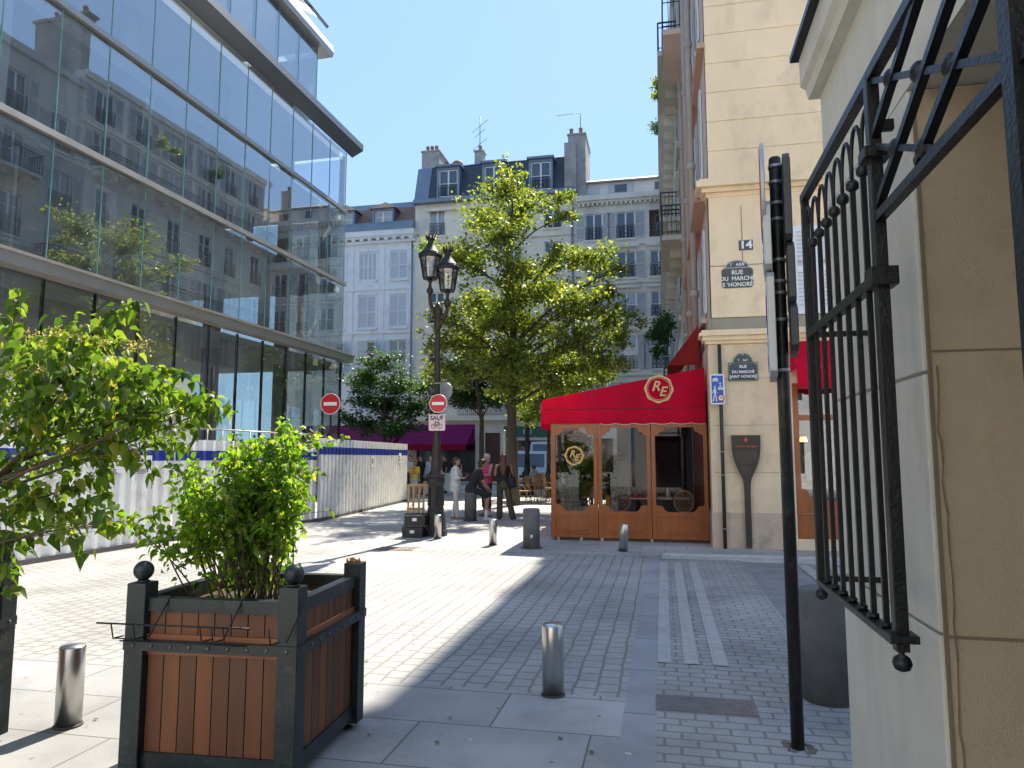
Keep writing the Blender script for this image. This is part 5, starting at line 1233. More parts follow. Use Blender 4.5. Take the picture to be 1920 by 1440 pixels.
# ------------------------------------------------------------------ vehicles at the far side of the square
van_paint = M('van_paint', (.60,.64,.68), .25, 0, .04, 1, 0, coat=.5); van_glass = M('vehicle_glass', (.02,.025,.03), .05, 0, .2, 1, 0, spec=1.0); tyre = M('tyre', (.02,.02,.02), .8, 0, .2, 6, .1); head_m = M('headlight', (.6,.62,.63), .1, .3, .05, 3, 0)
def van(loc, rz, label, cat='van', W=1.8, H=1.95, L=4.6, hood=1.0):
    # front faces local -y, body runs to +y
    t = thing('parked_van', label, cat, loc, rz); w = W/2
    side = [(0,.28),(0,.75),(.08,.92),(hood*.8,1.08),(hood*1.45,H-.12),(hood*1.75,H),(L-.1,H),(L,H-.3),(L,.28)]
    MB().prism(side, -w, w, 'x').build('body', van_paint, t, bevel=.06)
    MB().prism([(hood*.86,1.13),(hood*1.40,H-.16),(hood*1.36,H-.15),(hood*.82,1.135)], -w*.86, w*.86, 'x').build('windscreen', van_glass, t, fixn=True)
    m = MB()
    for sx in (-1,1): m.box(sx*w-.012*(1 if sx>0 else -.0)-.0, sx*w+.012, hood*1.6,hood*2.4,1.15,H-.25) if sx > 0 else m.box(-w-.012,-w,hood*1.6,hood*2.4,1.15,H-.25)
    m.build('side_window', van_glass, t)
    for sx in (-1,1):
        MB().ball((sx*w*.74,.03,.82), .14, 12, 8, (1.1,.5,.75)).build('headlight', head_m, t)
        MB().box(sx*(w+.1)-.07,sx*(w+.1)+.07,hood*1.1,hood*1.1+.08,1.15,1.4).build('mirror', van_paint, t, bevel=.02)
        for yy in (.85,L-.8): Wm = MB(); K=20; Wm.prism([(yy+.31*math.cos(2*math.pi*k/K), .31+.31*math.sin(2*math.pi*k/K)) for k in range(K)], sx*w-.2 if sx>0 else -w-.012, sx*w+.012 if sx>0 else -w+.2, 'x'); Wm.build('wheel', tyre, t)
    m = MB(); m.box(-w*.5,w*.5,-.015,.0,.62,.74); m.box(-w*.8,w*.8,-.02,.0,.32,.5); m.build('grille', tyre, t); MB().box(-.26,.26,-.03,-.02,.4,.5).build('number_plate', enamel_white, t)
    return t
van((-6.55,35.0,.012), R(8), 'white van parked behind the dark lamp column, facing the square')
van((-6.6,40.6,.012), R(3), 'taller pale delivery van behind the white van', 'van', 2.0, 2.55, 5.2, .8)
# white wheeled bin by the cafe
t = thing('serving_cart', 'pale box cart with dark lid behind the woman in white', 'cart', (-9.2,30.5,.012)); MB().box(-.3,.3,-.25,.25,.15,.95).build('body', van_paint, t, bevel=.03); MB().box(-.31,.31,-.26,.26,.95,1.0).build('lid', crate_m, t)
for x in (-.22,.22): MB().lathe([(.0,-.03),(.07,-.03),(.07,.03),(.0,.03)], 12, (x,-.2,.07)).build('wheel', tyre, t)
# ------------------------------------------------------------------ trees and shrubs
import numpy as np
bark = M('bark', (.075,.058,.042), .9, 0, .3, 6, .9, 40, stretch=(3,3,.6))
twig_m = M('twig', (.085,.06,.035), .85, 0, .2, 8, .3, 60)
leaf_lime = leafM('leaf_hornbeam', [(0,(.07,.11,.03)),(.45,(.125,.165,.045)),(.8,(.20,.225,.07)),(1,(.29,.25,.09))], .55, .38)
leaf_dark = leafM('leaf_dark', [(0,(.025,.058,.022)),(.6,(.042,.09,.03)),(1,(.075,.13,.035))], .35)
leaf_shrub = leafM('leaf_shrub', [(0,(.055,.115,.016)),(.5,(.11,.20,.025)),(.9,(.21,.28,.04)),(1,(.28,.28,.05))], .62)
leaf_big = leafM('leaf_heart', [(0,(.035,.075,.014)),(.5,(.08,.14,.02)),(.9,(.15,.20,.035)),(1,(.24,.21,.05))], .55)
flower_m = leafM('flower_cream', [(0,(.35,.28,.12)),(.5,(.5,.42,.2)),(1,(.62,.52,.25))], .3)
leaf_box = leafM('leaf_box', [(0,(.04,.09,.02)),(1,(.12,.20,.05))], .4)
def leaf_mesh(name, C, size, mat, rs, up=.6, droop=.0, shape='kite', sv=.35, dirs=None):
    n = len(C); C = np.asarray(C, float)
    nrm = rs.normal(size=(n,3)); nrm /= np.linalg.norm(nrm, axis=1)[:,None]; nrm[:,2] += up*rs.choice([-1,1,1,1], n) if up else 0; nrm /= np.linalg.norm(nrm, axis=1)[:,None]
    d = dirs.copy() if dirs is not None else rs.normal(size=(n,3)); d[:,2] -= droop; d -= nrm*np.sum(d*nrm, axis=1)[:,None]; d /= np.linalg.norm(d, axis=1)[:,None]+1e-9
    s = np.cross(nrm, d); L = (size*(1+sv*rs.normal(size=n))).clip(size*.35, size*1.9)[:,None]
    if shape == 'kite':
        V = np.stack([C, C+d*L*.5+s*L*.34+nrm*L*.06, C+d*L, C+d*L*.5-s*L*.34+nrm*L*.06], 1); F = np.array([[0,1,2],[0,2,3]])
    else:
        dn = d.copy(); dn[:,2] -= .35
        V = np.stack([C, C+d*L*.22+s*L*.36+nrm*L*.13, C+d*L*.6+s*L*.30+nrm*L*.11, C+dn*L*1.02, C+d*L*.6-s*L*.30+nrm*L*.11, C+d*L*.22-s*L*.36+nrm*L*.13, C+d*L*.45-nrm*L*.02], 1)
        F = np.array([[0,1,6],[1,2,6],[2,3,6],[3,4,6],[4,5,6],[5,0,6]])
    k = V.shape[1]; V = V.reshape(-1,3); FF = (F[None] + (np.arange(n)*k)[:,None,None]).reshape(-1,3)
    me = bpy.data.meshes.new(name); me.vertices.add(len(V)); me.vertices.foreach_set('co', V.ravel())
    me.loops.add(FF.size); me.loops.foreach_set('vertex_index', FF.ravel().astype(np.int32)); me.polygons.add(len(FF))
    me.polygons.foreach_set('loop_start', np.arange(len(FF), dtype=np.int32)*3); me.polygons.foreach_set('loop_total', np.full(len(FF), 3, np.int32))
    me.materials.append(mat); me.update(calc_edges=True); me.validate(); return me
def curve_pts(a, b, rnd, wob=.12, n=6, sag=0.0):
    a, b = Vector(a), Vector(b); L = (b-a).length; out = []
    o = Vector((rnd.uniform(-1,1), rnd.uniform(-1,1), rnd.uniform(-.4,.8)))*L*wob
    for i in range(n):
        t = i/(n-1); p = a.lerp(b, t) + o*math.sin(math.pi*t) + Vector((0,0,-sag*L*math.sin(math.pi*t))); out.append(p)
    return out
def tree(name, label, trunk, r0, blobs, mat, nleaf, lsize, seed, loc, cat='tree', group=None, twigs=9, up=.6, droop=0, shape='kite', flat=1.0, barkm=None, spread=.22):
    rnd = random.Random(seed); rs = np.random.RandomState(seed); L0 = Vector(loc)
    t = thing(name, label, cat, loc, 0, group)
    tk = MB(); tp = [Vector(p) for p in trunk]; n = len(tp)
    fine = []
    for i in range(n-1):
        for k in range(4): fine.append(tp[i].lerp(tp[i+1], k/4) + Vector((rnd.uniform(-1,1), rnd.uniform(-1,1), 0))*r0*.18*(0 if i+k == 0 else 1))
    fine.append(tp[-1]); N_ = len(fine)
    radii = [r0*(1.25 if i == 0 else 1.05 if i == 1 else 1.0)*(1-.88*(i/(N_-1))**1.2) for i in range(N_)]
    tk.tube([p-L0 for p in fine], radii, 12); tk.build('trunk', barkm or bark, t)
    lb = MB(); cents = []; wts = []
    for (x,y,z,rx,rz) in blobs:
        c = Vector((x,y,z))
        hz = max(rnd.uniform(3.7,5.2) if seed == 3 else 0, z - max(.25, .55*math.hypot(x-tp[-1].x, y-tp[-1].y)) - rz*.3)
        best = min(range(N_), key=lambda i: abs(fine[i].z-hz)); a = fine[best]
        ra = max(.016*r0/.18, min(radii[best]*.55, r0*.33)); P = curve_pts(a, c, rnd, .10, 7)
        lb.tube([p-L0 for p in P], [ra*(1-.75*i/6) for i in range(7)], 6)
        for k in range(twigs):
            v = Vector((rnd.gauss(0,1), rnd.gauss(0,1), rnd.gauss(0,1))).normalized()*(rnd.random()**.45)
            e = c + Vector((v.x*rx, v.y*rx*1.0, v.z*rz)); s = P[rnd.choice((3,4,5,6))]
            Q = curve_pts(s, e, rnd, .15, 4); lb.tube([p-L0 for p in Q], [ra*.24*(1-.7*i/3) for i in range(4)], 4)
            cents.append((Q, rx)); wts.append(rx*rx*.6+.2*rx)
    lb.build('branches', barkm or bark, t)
    wts = np.array(wts)/sum(wts); cnt = rs.multinomial(nleaf, wts); C = []; D = []
    for (Q, rx), m in zip(cents, cnt):
        for _ in range(m):
            u = rnd.random()**.6*3; i = min(2, int(u)); p = Q[i].lerp(Q[i+1], u-i)
            s = spread*rx; C.append((p.x-L0.x+rnd.gauss(0,s), p.y-L0.y+rnd.gauss(0,s), p.z-L0.z+rnd.gauss(0,s*flat)))
            dv = (Q[3]-Q[0]).normalized(); D.append((dv.x+rnd.gauss(0,.6), dv.y+rnd.gauss(0,.6), dv.z*.4+rnd.gauss(0,.3)))
    put('crown', leaf_mesh('crown', C, lsize, mat, rs, up, droop, shape, dirs=np.array(D)), t)
    return t, C
BL_MAIN = [(-5.0,23.3,7.02,1.2,.9),(-4.82,23.3,5.36,1.1,.8),(-5.4,23.0,6.24,1.2,.8),(-4.1,23.0,4.4,1.2,.6),(-5.16,22.73,10.87,1.01,0.79),(-4.77,25.01,10.71,1.19,1.02),(-6.43,24.74,10.63,1.11,1.03),(-5.43,23.12,9.24,1.39,1.04),(-3.09,23.89,10.67,0.45,0.35),(-2.96,23.74,9.94,0.48,0.38),(-6.93,24.39,8.94,1.3,1.0),(-8.52,24.82,9.57,0.59,0.45),(-4.67,22.6,7.94,1.34,0.91),(-3.12,22.39,8.32,0.52,0.62),(-2.32,24.97,8.83,1.32,0.55),(-1.22,23.68,8.03,0.53,0.41),(-3.84,24.74,7.68,1.34,0.88),(-2.43,22.31,6.68,1.18,0.7),(-1.51,23.73,6.41,0.71,0.55),(-6.38,24.61,7.38,1.48,1.09),(-7.29,23.03,6.51,0.86,0.75),(-4.83,25.32,6.46,1.77,1.1),(-6.93,25.18,5.92,1.62,1.01),(-7.27,22.4,5.48,0.74,0.81),(-2.45,22.38,5.31,1.26,0.78),(-1.36,24.03,5.82,0.8,0.64),(-0.77,25.31,6.5,0.41,0.42),(-5.52,23.52,4.68,1.48,0.83),(-3.94,22.99,4.57,1.41,0.8),(-2.6,23.65,4.62,1.24,0.72),(-6.7,22.39,4.39,1.0,0.8),(-1.75,23.01,4.69,0.86,0.61),(-7.87,23.7,4.57,0.59,0.57),(-5.03,23.89,3.87,1.12,0.46),(-3.07,23.05,3.76,0.87,0.44),(-1.46,23.04,7.07,0.77,0.71)]
BL_LEFT = [(-12.1,29.33,5.8,1.12,0.62),(-12.96,29.9,5.17,1.15,0.63),(-11.27,29.5,4.85,1.24,0.71),(-12.73,28.85,4.12,0.99,0.7),(-12.28,30.81,4.02,1.42,0.74),(-10.62,30.14,3.94,1.12,0.72),(-13.11,30.34,3.14,1.16,0.61),(-11.27,29.25,2.96,1.22,0.58),(-14.19,31.18,5.09,0.67,0.51),(-10.5,30.86,4.98,0.77,0.86),(-13.58,29.09,3.44,0.45,0.42)]
BL_MID = [(-8.16,30.6,6.35,1.11,0.85),(-9.18,31.53,5.51,1.15,0.88),(-7.64,31.51,5.47,1.0,0.74),(-8.54,32.05,4.68,1.28,0.76),(-6.98,30.81,4.42,0.85,0.6),(-9.5,31.79,4.42,0.77,0.63)]
BL_RT = [(-4.27,28.77,4.63,0.99,0.55),(-4.84,28.19,4.15,0.98,0.61),(-3.37,28.64,4.71,0.87,0.48),(-2.33,29.11,5.06,0.76,0.44),(-4.09,29.05,3.88,0.77,0.44),(-5.34,28.51,3.53,0.66,0.44)]
BL_BIG = [(-3.82,3.66,2.27,0.23,0.13),(-3.51,3.27,2.03,0.21,0.18),(-3.32,3.42,2.25,0.21,0.09),(-3.5,3.81,2.35,0.23,0.1),(-3.66,3.54,1.87,0.26,0.16),(-3.29,3.37,2.03,0.25,0.14),(-3.41,3.63,1.8,0.22,0.16),(-3.85,3.74,1.61,0.27,0.17),(-3.3,3.72,1.71,0.19,0.13),(-3.49,3.51,1.4,0.29,0.12),(-3.75,3.56,1.3,0.15,0.12),(-3.29,3.61,1.49,0.18,0.12),(-3.15,3.79,2.01,0.23,0.12),(-2.83,3.61,2.02,0.14,0.08),(-2.58,3.53,1.91,0.13,0.09),(-2.49,3.59,1.9,0.1,0.08),(-2.79,3.27,2.07,0.13,0.09),(-2.97,3.28,2.07,0.17,0.12),(-2.96,3.74,1.87,0.18,0.1),(-2.98,3.94,1.71,0.09,0.1),(-3.89,3.67,1.13,0.1,0.1),(-3.27,3.53,1.31,0.18,0.07),(-2.9,3.37,1.26,0.1,0.06)]
tree('square_tree', 'tall airy lime green tree in the middle of the square beside the lamp post', [(-4.99,23.87,0),(-5.02,23.9,3.4),(-5.0,23.9,6.2),(-5.15,23.8,8.6),(-5.0,23.9,11.0)], .19, BL_MAIN, leaf_lime, 44000, .115, 3, (-4.99,23.87,0), twigs=17, spread=.15, flat=.6)
tree('square_tree', 'low dark layered tree before the white house left of the lamp post', [(-12.1,30,0),(-12.15,30,2.5),(-12.2,30,5.6)], .12, BL_LEFT, leaf_dark, 15000, .12, 5, (-12.1,30,0), twigs=12, up=1.2, flat=.45, spread=.2)
tree('square_tree', 'slim forked tree between the lamp post and the tall tree', [(-7.95,31,0),(-7.9,31,3.3),(-8.2,31,5.0),(-8.3,31,6.2)], .13, BL_MID, leaf_dark, 10000, .12, 7, (-7.95,31,0), twigs=12, up=.9, flat=.5)
tree('square_tree', 'shaded tree rising behind the veranda awning', [(-4.3,28.9,0),(-4.25,28.9,2.6),(-4.1,28.8,4.6)], .09, BL_RT, leaf_lime, 9000, .11, 9, (-4.3,28.9,0), twigs=11, flat=.55)
# balcony plants on the right row
tree('balcony_plant', 'dark leafy balcony plant hanging above the veranda on the right row', [(.35,30.0,6.3),(.35,30.0,7.2)], .03, [(.1,30,7.3,.6,.5),(.15,29.2,7.0,.5,.5),(-.05,29.6,6.6,.5,.5),(-.1,30.5,6.2,.4,.5)], leaf_dark, 2600, .11, 13, (.35,30.0,6.3), 'plant')
tree('balcony_plant', 'small balcony plant high on the right row against the sky', [(.3,38,18.7),(.3,38,19.4)], .02, [(.1,38,19.5,.4,.4),(.15,37.2,19.3,.35,.3)], leaf_dark, 900, .1, 15, (.3,38,18.7), 'plant')
tree('balcony_plant', 'balcony plant mirrored in the upper glass of the office block', [(.3,33,18.6),(.3,33,19.2)], .02, [(.1,33,19.4,.5,.4),(.15,34,19.3,.4,.3)], leaf_lime, 900, .1, 16, (.3,33,18.6), 'plant')
# box plants inside the veranda's left bay
tree('veranda_plant', 'dense green plant behind the left veranda pane with the gold emblem', [(-1.85,14.9,.05),(-1.85,14.9,1.4),(-1.8,14.9,2.0)], .03, [(-1.75,14.75,1.9,.3,.25),(-1.85,14.9,1.5,.35,.3),(-1.6,14.8,1.2,.3,.3),(-1.45,15.1,1.5,.25,.3),(-1.8,15.2,1.0,.35,.3),(-.95,15.4,1.4,.25,.35),(-.9,15.6,1.0,.25,.3)], leaf_box, 9000, .075, 17, (-1.85,14.9,.05), 'plant')

BL_BIG = [b if i < 9 or i in (12,13,14,15,16,17,18) else (b[0],b[1],b[2],b[3]*.72,b[4]*.8) for i, b in enumerate(BL_BIG)]
# flowering tree in the left planter
t, C = tree('flowering_tree', 'heart-leaved flowering tree reaching in from the left edge planter', [(-4.1,3.15,.8),(-4.02,3.35,1.25),(-3.82,3.75,1.7),(-3.65,3.65,2.05),(-3.5,3.55,2.3)], .032, BL_BIG, leaf_big, 2500, .053, 21, (-4.1,3.15,.8), twigs=9, up=.35, droop=.75, shape='heart', spread=.30, barkm=twig_m)
rs = np.random.RandomState(4); fl = []
for (x,y,z,rx) in ((-3.80,3.62,2.36,.13),(-3.62,3.55,2.30,.10),(-3.42,3.45,2.30,.08),(-3.32,3.42,2.33,.12),(-3.20,3.5,2.30,.08),(-3.15,3.75,2.30,.10),(-3.5,3.4,2.12,.08),(-3.02,3.4,2.16,.06)):
    for _ in range(150): v = rs.normal(size=3)*rx*.5; fl.append((x+4.1+v[0], y-3.15+v[1], z-.8+v[2]*.45))
put('blossom', leaf_mesh('blossom', fl, .012, flower_m, rs, .3), t)
# long arching sprays that hang out over the street
C2 = []; rnd = random.Random(6)
for a, b, sag in (((-3.45,3.55,2.2),(-3.06,3.6,2.56),-.12),((-3.2,3.6,2.05),(-2.42,3.58,1.93),-.16),((-3.3,3.6,1.65),(-2.93,3.4,1.25),-.2),((-3.4,3.6,1.75),(-2.80,3.5,1.55),-.15),((-3.6,3.5,1.35),(-3.15,3.4,1.12),-.2),((-3.75,3.5,1.25),(-3.55,3.35,.92),-.15),((-3.2,3.65,2.0),(-2.75,3.4,2.12),-.1),((-3.3,3.5,1.85),(-2.75,3.7,1.72),-.15),((-3.8,3.5,2.2),(-3.72,3.45,2.62),0)):
    P = curve_pts(a, b, rnd, .05, 9, sag); MB().tube([(p.x+4.1,p.y-3.15,p.z-.8) for p in P], [.005*(1-.08*i) for i in range(9)], 5).build('spray_twig', twig_m, t)
    for i in range(2, 9):
        for _ in range(6): C2.append((P[i].x+4.1+rnd.gauss(0,.022), P[i].y-3.15+rnd.gauss(0,.022), P[i].z-.8-abs(rnd.gauss(0,.018))))
put('spray_leaves', leaf_mesh('spray_leaves', C2, .062, leaf_big, np.random.RandomState(9), .2, 1.3, 'heart'), t)

# leafy shrub of the main planter: many upright stems
S0 = Vector((-2.26,3.73,.80)); rnd = random.Random(12); rs = np.random.RandomState(12)
sh = thing('leafy_shrub', 'bright green many-stemmed shrub growing in the main wooden planter', 'shrub', S0); st = MB(); C3 = []; D3 = []
for i in range(64):
    bx, by = rnd.choice(((-.24,-.02),(-.06,.02),(.07,0),(.03,.1),(-.10,.1))); bx += rnd.gauss(.02,.05); by += rnd.gauss(0,.05)
    tx = bx*1.5 + rnd.gauss(0,.125) - .03; ty = by + rnd.gauss(0,.14); hz = rnd.uniform(.62,1.0)*(1.0-.55*abs(tx+.0)**1.5)
    if bx < -.17: tx -= .10; hz *= .90
    P = curve_pts((bx,by,0), (tx,ty,hz), rnd, .07, 9); st.tube(P, [.0055*(1-.085*k) for k in range(9)], 5)
    for k in range(2, 9):
        m = 21 if k > 4 else (10 if k > 3 else 3)
        for _ in range(m):
            q = P[min(8,k)].lerp(P[max(0,k-1)], rnd.random()); o = Vector((rnd.gauss(0,1), rnd.gauss(0,1), rnd.gauss(.3,.6))).normalized()
            l = rnd.uniform(.01,.075); C3.append(tuple(q+o*l)); D3.append(tuple(o))
    for _ in range(3):
        k = rnd.randint(3,8); q = P[k]; e = q + Vector((rnd.gauss(0,.09), rnd.gauss(0,.09), rnd.uniform(-.0,.12))); Q = curve_pts(q, e, rnd, .1, 4); st.tube(Q, [.0028,.0024,.002,.0012], 4)
        for u in Q[1:]:
            for _ in range(4): o = Vector((rnd.gauss(0,1), rnd.gauss(0,1), rnd.gauss(.2,.6))).normalized(); C3.append(tuple(u+o*rnd.uniform(.0,.02))); D3.append(tuple(o))
st.build('stems', twig_m, sh); put('foliage', leaf_mesh('foliage', C3, .034, leaf_shrub, rs, .5, .15, 'heart', dirs=np.array(D3)), sh)

dup(bpy.data.objects['square_tree.001'], (-31.5,27,0), R(140), 'leafy tree beyond the glass office seen through its ground floor')
dup(bpy.data.objects['square_tree.002'], (-33,18,0), R(60), 'slim tree beyond the glass office seen through its ground floor')
# fallen leaves and scraps around the planters
rs = np.random.RandomState(77); LP = [(rs.uniform(-3.6,-.4), rs.uniform(2.9,6.5), .0165) for _ in range(46)]
o = put('leaf_litter', leaf_mesh('leaf_litter', LP, .03, leafM('leaf_dry', [(0,(.10,.06,.02)),(.5,(.16,.11,.03)),(1,(.10,.14,.03))], .2), rs, 6, 0, 'kite')); o['kind'] = 'stuff'
# ------------------------------------------------------------------ people
skinA = M('skin_light', (.50,.30,.21), .55, 0, .06, 8, .05); skinB = M('skin_tan', (.40,.22,.14), .55, 0, .06, 8, .05)
eye_m = M('eye_dark', (.02,.015,.012), .3, 0, .1, 3, 0); lip_m = M('lips', (.38,.13,.11), .5, 0, .05, 3, 0)
def garment(n, c): return M(n, c, .85, 0, .12, 9, .3, 25)
def capsule(mb, p0, p1, r0, r1, n=10):
    p0, p1 = Vector(p0), Vector(p1); mb.tube([p0, p0.lerp(p1,.5), p1], [r0, (r0+r1)/2, r1], n); mb.ball(p0, r0, n, 6); mb.ball(p1, r1, n, 6)
def loft(mb, rings, n=16):
    vs = []; fs = []
    for (x,y,z,rx,ry) in rings:
        for k in range(n):
            t = 2*math.pi*k/n; vs.append((x+rx*math.cos(t), y+ry*math.sin(t), z))
    for i in range(len(rings)-1):
        for k in range(n): fs.append((i*n+k, i*n+(k+1)%n, (i+1)*n+(k+1)%n, (i+1)*n+k))
    fs.append(tuple(range(n))[::-1]); fs.append(tuple((len(rings)-1)*n+k for k in range(n))); mb.add(vs, fs, 0, True)
def remesh(mb, name, mats, vox, extra=None, smooth=2):
    me = mb.mesh(name, mats); o = bpy.data.objects.new(name, me); COL.objects.link(o)
    r = o.modifiers.new('r', 'REMESH'); r.mode = 'VOXEL'; r.voxel_size = vox; r.use_smooth_shade = True
    s = o.modifiers.new('s', 'SMOOTH'); s.iterations = smooth; s.factor = .5
    out = bpy.data.meshes.new_from_object(o.evaluated_get(bpy.context.evaluated_depsgraph_get())); bpy.data.objects.remove(o); bpy.data.meshes.remove(me)
    if extra:
        bm = bmesh.new(); bm.from_mesh(out); ex = extra.mesh('x', mats); bm.from_mesh(ex); bm.to_mesh(out); bm.free(); bpy.data.meshes.remove(ex)
    for p in out.polygons: p.use_smooth = True
    out.materials.clear()
    for m in (mats if isinstance(mats, list) else [mats]): out.materials.append(m)
    return out
JD = dict(pel=(0,0,.93), wst=(0,.0,1.08), chs=(0,.005,1.27), nk=(0,-.005,1.44), hd=(0,.02,1.585), shL=(-.175,0,1.39), shR=(.175,0,1.39), elL=(-.225,-.02,1.11), elR=(.225,-.02,1.11), wrL=(-.225,.06,.87), wrR=(.225,.06,.87),
          hpL=(-.085,0,.90), hpR=(.085,0,.90), knL=(-.095,.02,.49), knR=(.095,.02,.49), anL=(-.10,-.02,.085), anR=(.10,-.02,.085), ftL=(-.12,.13,.035), ftR=(.12,.13,.035))
def person(label, loc, yaw, J=None, skin=None, top=None, sleeve='short', bottom=None, leg='long', hair=None, hstyle='short', shoe=None, s=1.0, hyaw=0, hpit=0, sock=None, female=False, bag=None, loose=1.0, hand=None, flare=0):
    t = thing('person', label, 'person', loc, R(yaw)); j = dict(JD); j.update(J or {}); j = {k: Vector(v) for k, v in j.items()}
    skin = skin or skinA; V = Vector; mb = MB(); w = .94 if female else 1.0
    def torso(m, g):
        p, ws, c, n_ = j['pel'], j['wst'], j['chs'], j['nk']; sm = (j['shL']+j['shR'])/2
        loft(m, [(p.x,p.y,p.z-.10,.12*w*g,.10*g),(p.x,p.y,p.z-.02,.165*w*g+(.01 if female else 0),.125*g),(ws.x,ws.y,ws.z-.02,.145*w*g,.108*g),(ws.x*.5+c.x*.5,ws.y*.5+c.y*.5,(ws.z+c.z)/2,.155*w*g,.115*g),(c.x,c.y,c.z,.172*w*g,.122*g),(sm.x,sm.y,sm.z-.03,.168*w*g,.10*g),(sm.x*.6+n_.x*.4,sm.y*.6+n_.y*.4,sm.z+.028,.10*w*g,.072*g),(n_.x,n_.y,n_.z-.005,.055*g,.055*g)])
    torso(mb, .96)
    Rh = Matrix.Rotation(R(hyaw), 3, 'Z') @ Matrix.Rotation(R(hpit), 3, 'X'); H = j['hd']
    hp = lambda x, y, z: H + Rh @ V((x,y,z))
    capsule(mb, j['nk']-V((0,0,.05)), hp(0,-.02,-.06), .056, .052)
    mb.ball(H, 1, 16, 12, (.077,.097,.108), rot=Rh); mb.ball(hp(0,.028,-.062), 1, 14, 8, (.055,.062,.058), rot=Rh)
    mb.ball(hp(0,.102,-.018), 1, 8, 6, (.013,.018,.020), rot=Rh); mb.ball(hp(0,.088,.008), 1, 8, 6, (.011,.015,.03), rot=Rh)
    for sx in (-1,1): mb.ball(hp(sx*.078,-.005,-.01), 1, 8, 6, (.012,.022,.032), rot=Rh)
    for S_ in ('L','R'):
        sh, el, wr, hi, kn, an, ft = (j[k+S_] for k in ('sh','el','wr','hp','kn','an','ft'))
        capsule(mb, sh, el, .05*w, .038*w); capsule(mb, el, wr, .037*w, .025*w)
        d = (wr-el).normalized(); side = d.cross(V((0,1,0))); side = (side if side.length > .2 else d.cross(V((0,0,1)))).normalized(); nr = d.cross(side)
        if hand and S_ in hand: d = V(hand[S_]).normalized(); side = d.cross(V((0,1,.3))).normalized(); nr = d.cross(side)
        mb.ball(wr+d*.05, 1, 10, 7, (.038,.020,.05), rot=Matrix((side, nr, d)).transposed())
        for k, (o, l) in enumerate(((-.027,.066),(-.009,.078),(.009,.072),(.026,.056))):
            a = wr+d*.088+side*o; b = a+d*l*.5+nr*.006; c = b+d*l*.42+nr*.022; mb.tube([a-d*.02,a,b,c], [.0095,.0092,.0085,.0065], 6)
        a = wr+d*.03-side*.032; mb.tube([a, a+d*.03-side*.022, a+d*.062-side*.026+nr*.01], [.012,.0105,.008], 6)
        capsule(mb, hi, kn, .083, .055); capsule(mb, kn, an, .055, .036); m_ = kn.lerp(an,.28); mb.ball((m_.x,m_.y-.012,m_.z), .055, 10, 7, (1,1,1.7))
        capsule(mb, an-V((0,.02,.035)), ft, .034, .026)
    ex = MB()
    for sx in (-1,1): ex.ball(hp(sx*.032,.089,.010), .0105, 8, 6, (1.2,.6,.75), 1)
    ex.ball(hp(0,.086,-.062), 1, 8, 5, (.022,.009,.008), 2)
    put('body', remesh(mb, 'body', [skin, eye_m, lip_m], .0105, ex), t)
    if top:
        m = MB(); torso(m, 1.10*loose)
        if sleeve != 'strap':
            for S_ in ('L','R'):
                sh, el, wr = j['sh'+S_], j['el'+S_], j['wr'+S_]; k = .072*loose*w
                if sleeve == 'short': capsule(m, sh, sh.lerp(el,.68), .066*w*loose, .062*w*loose)
                elif sleeve == 'mid': capsule(m, sh, el, .066*w*loose, .058*w*loose); capsule(m, el, el.lerp(wr,.25), .056*w*loose, .052*w*loose)
                else: capsule(m, sh, el, .064*w*loose, .052*w*loose); capsule(m, el, el.lerp(wr,.92), .05*w*loose, .036*w*loose)
        if sleeve == 'tunic_' or loose > 1.1:
            p = j['pel']; loft(m, [(p.x,p.y,p.z-.17,.20*w,.155),(p.x,p.y,p.z+.1,.18*w,.14)])
        put('top', remesh(m, 'top', top, .014), t)
    if bottom:
        m = MB(); p = j['pel']; loft(m, [(p.x,p.y,p.z-.14,.145,.125),(p.x,p.y,p.z-.03,.182*w+.006,.142),(p.x*.6+j['wst'].x*.4,p.y*.6+j['wst'].y*.4,p.z+.085,.158*w,.125)])
        for S_ in ('L','R'):
            hi, kn, an = j['hp'+S_], j['kn'+S_], j['an'+S_]
            if leg == 'long': capsule(m, hi, kn, .095, .068+flare*.3); capsule(m, kn, an+V((0,0,.0)), .068+flare*.3, .05+flare)
            elif leg == 'short': capsule(m, hi, hi.lerp(kn,.92), .10, .083)
            elif leg == 'crop': capsule(m, hi, kn, .095, .068); capsule(m, kn, kn.lerp(an,.55), .068, .066)
        put('bottom', remesh(m, 'bottom', bottom, .014), t)
    if shoe:
        for S_ in ('L','R'):
            an, ft = j['an'+S_], j['ft'+S_]; d = (ft-an); d.z = 0; d = d.normalized(); a = an - d*.035; m = MB(); z = an.z-.05
            capsule(m, (a.x,a.y,z), (ft.x+d.x*.03,ft.y+d.y*.03,z-.002), .043, .038); put('shoe', remesh(m, 'shoe', shoe, .012), t)
            if sock: m = MB(); capsule(m, an-V((0,0,.02)), an.lerp(j['kn'+S_],.32), .046, .049); put('sock', remesh(m, 'sock', sock, .012), t)
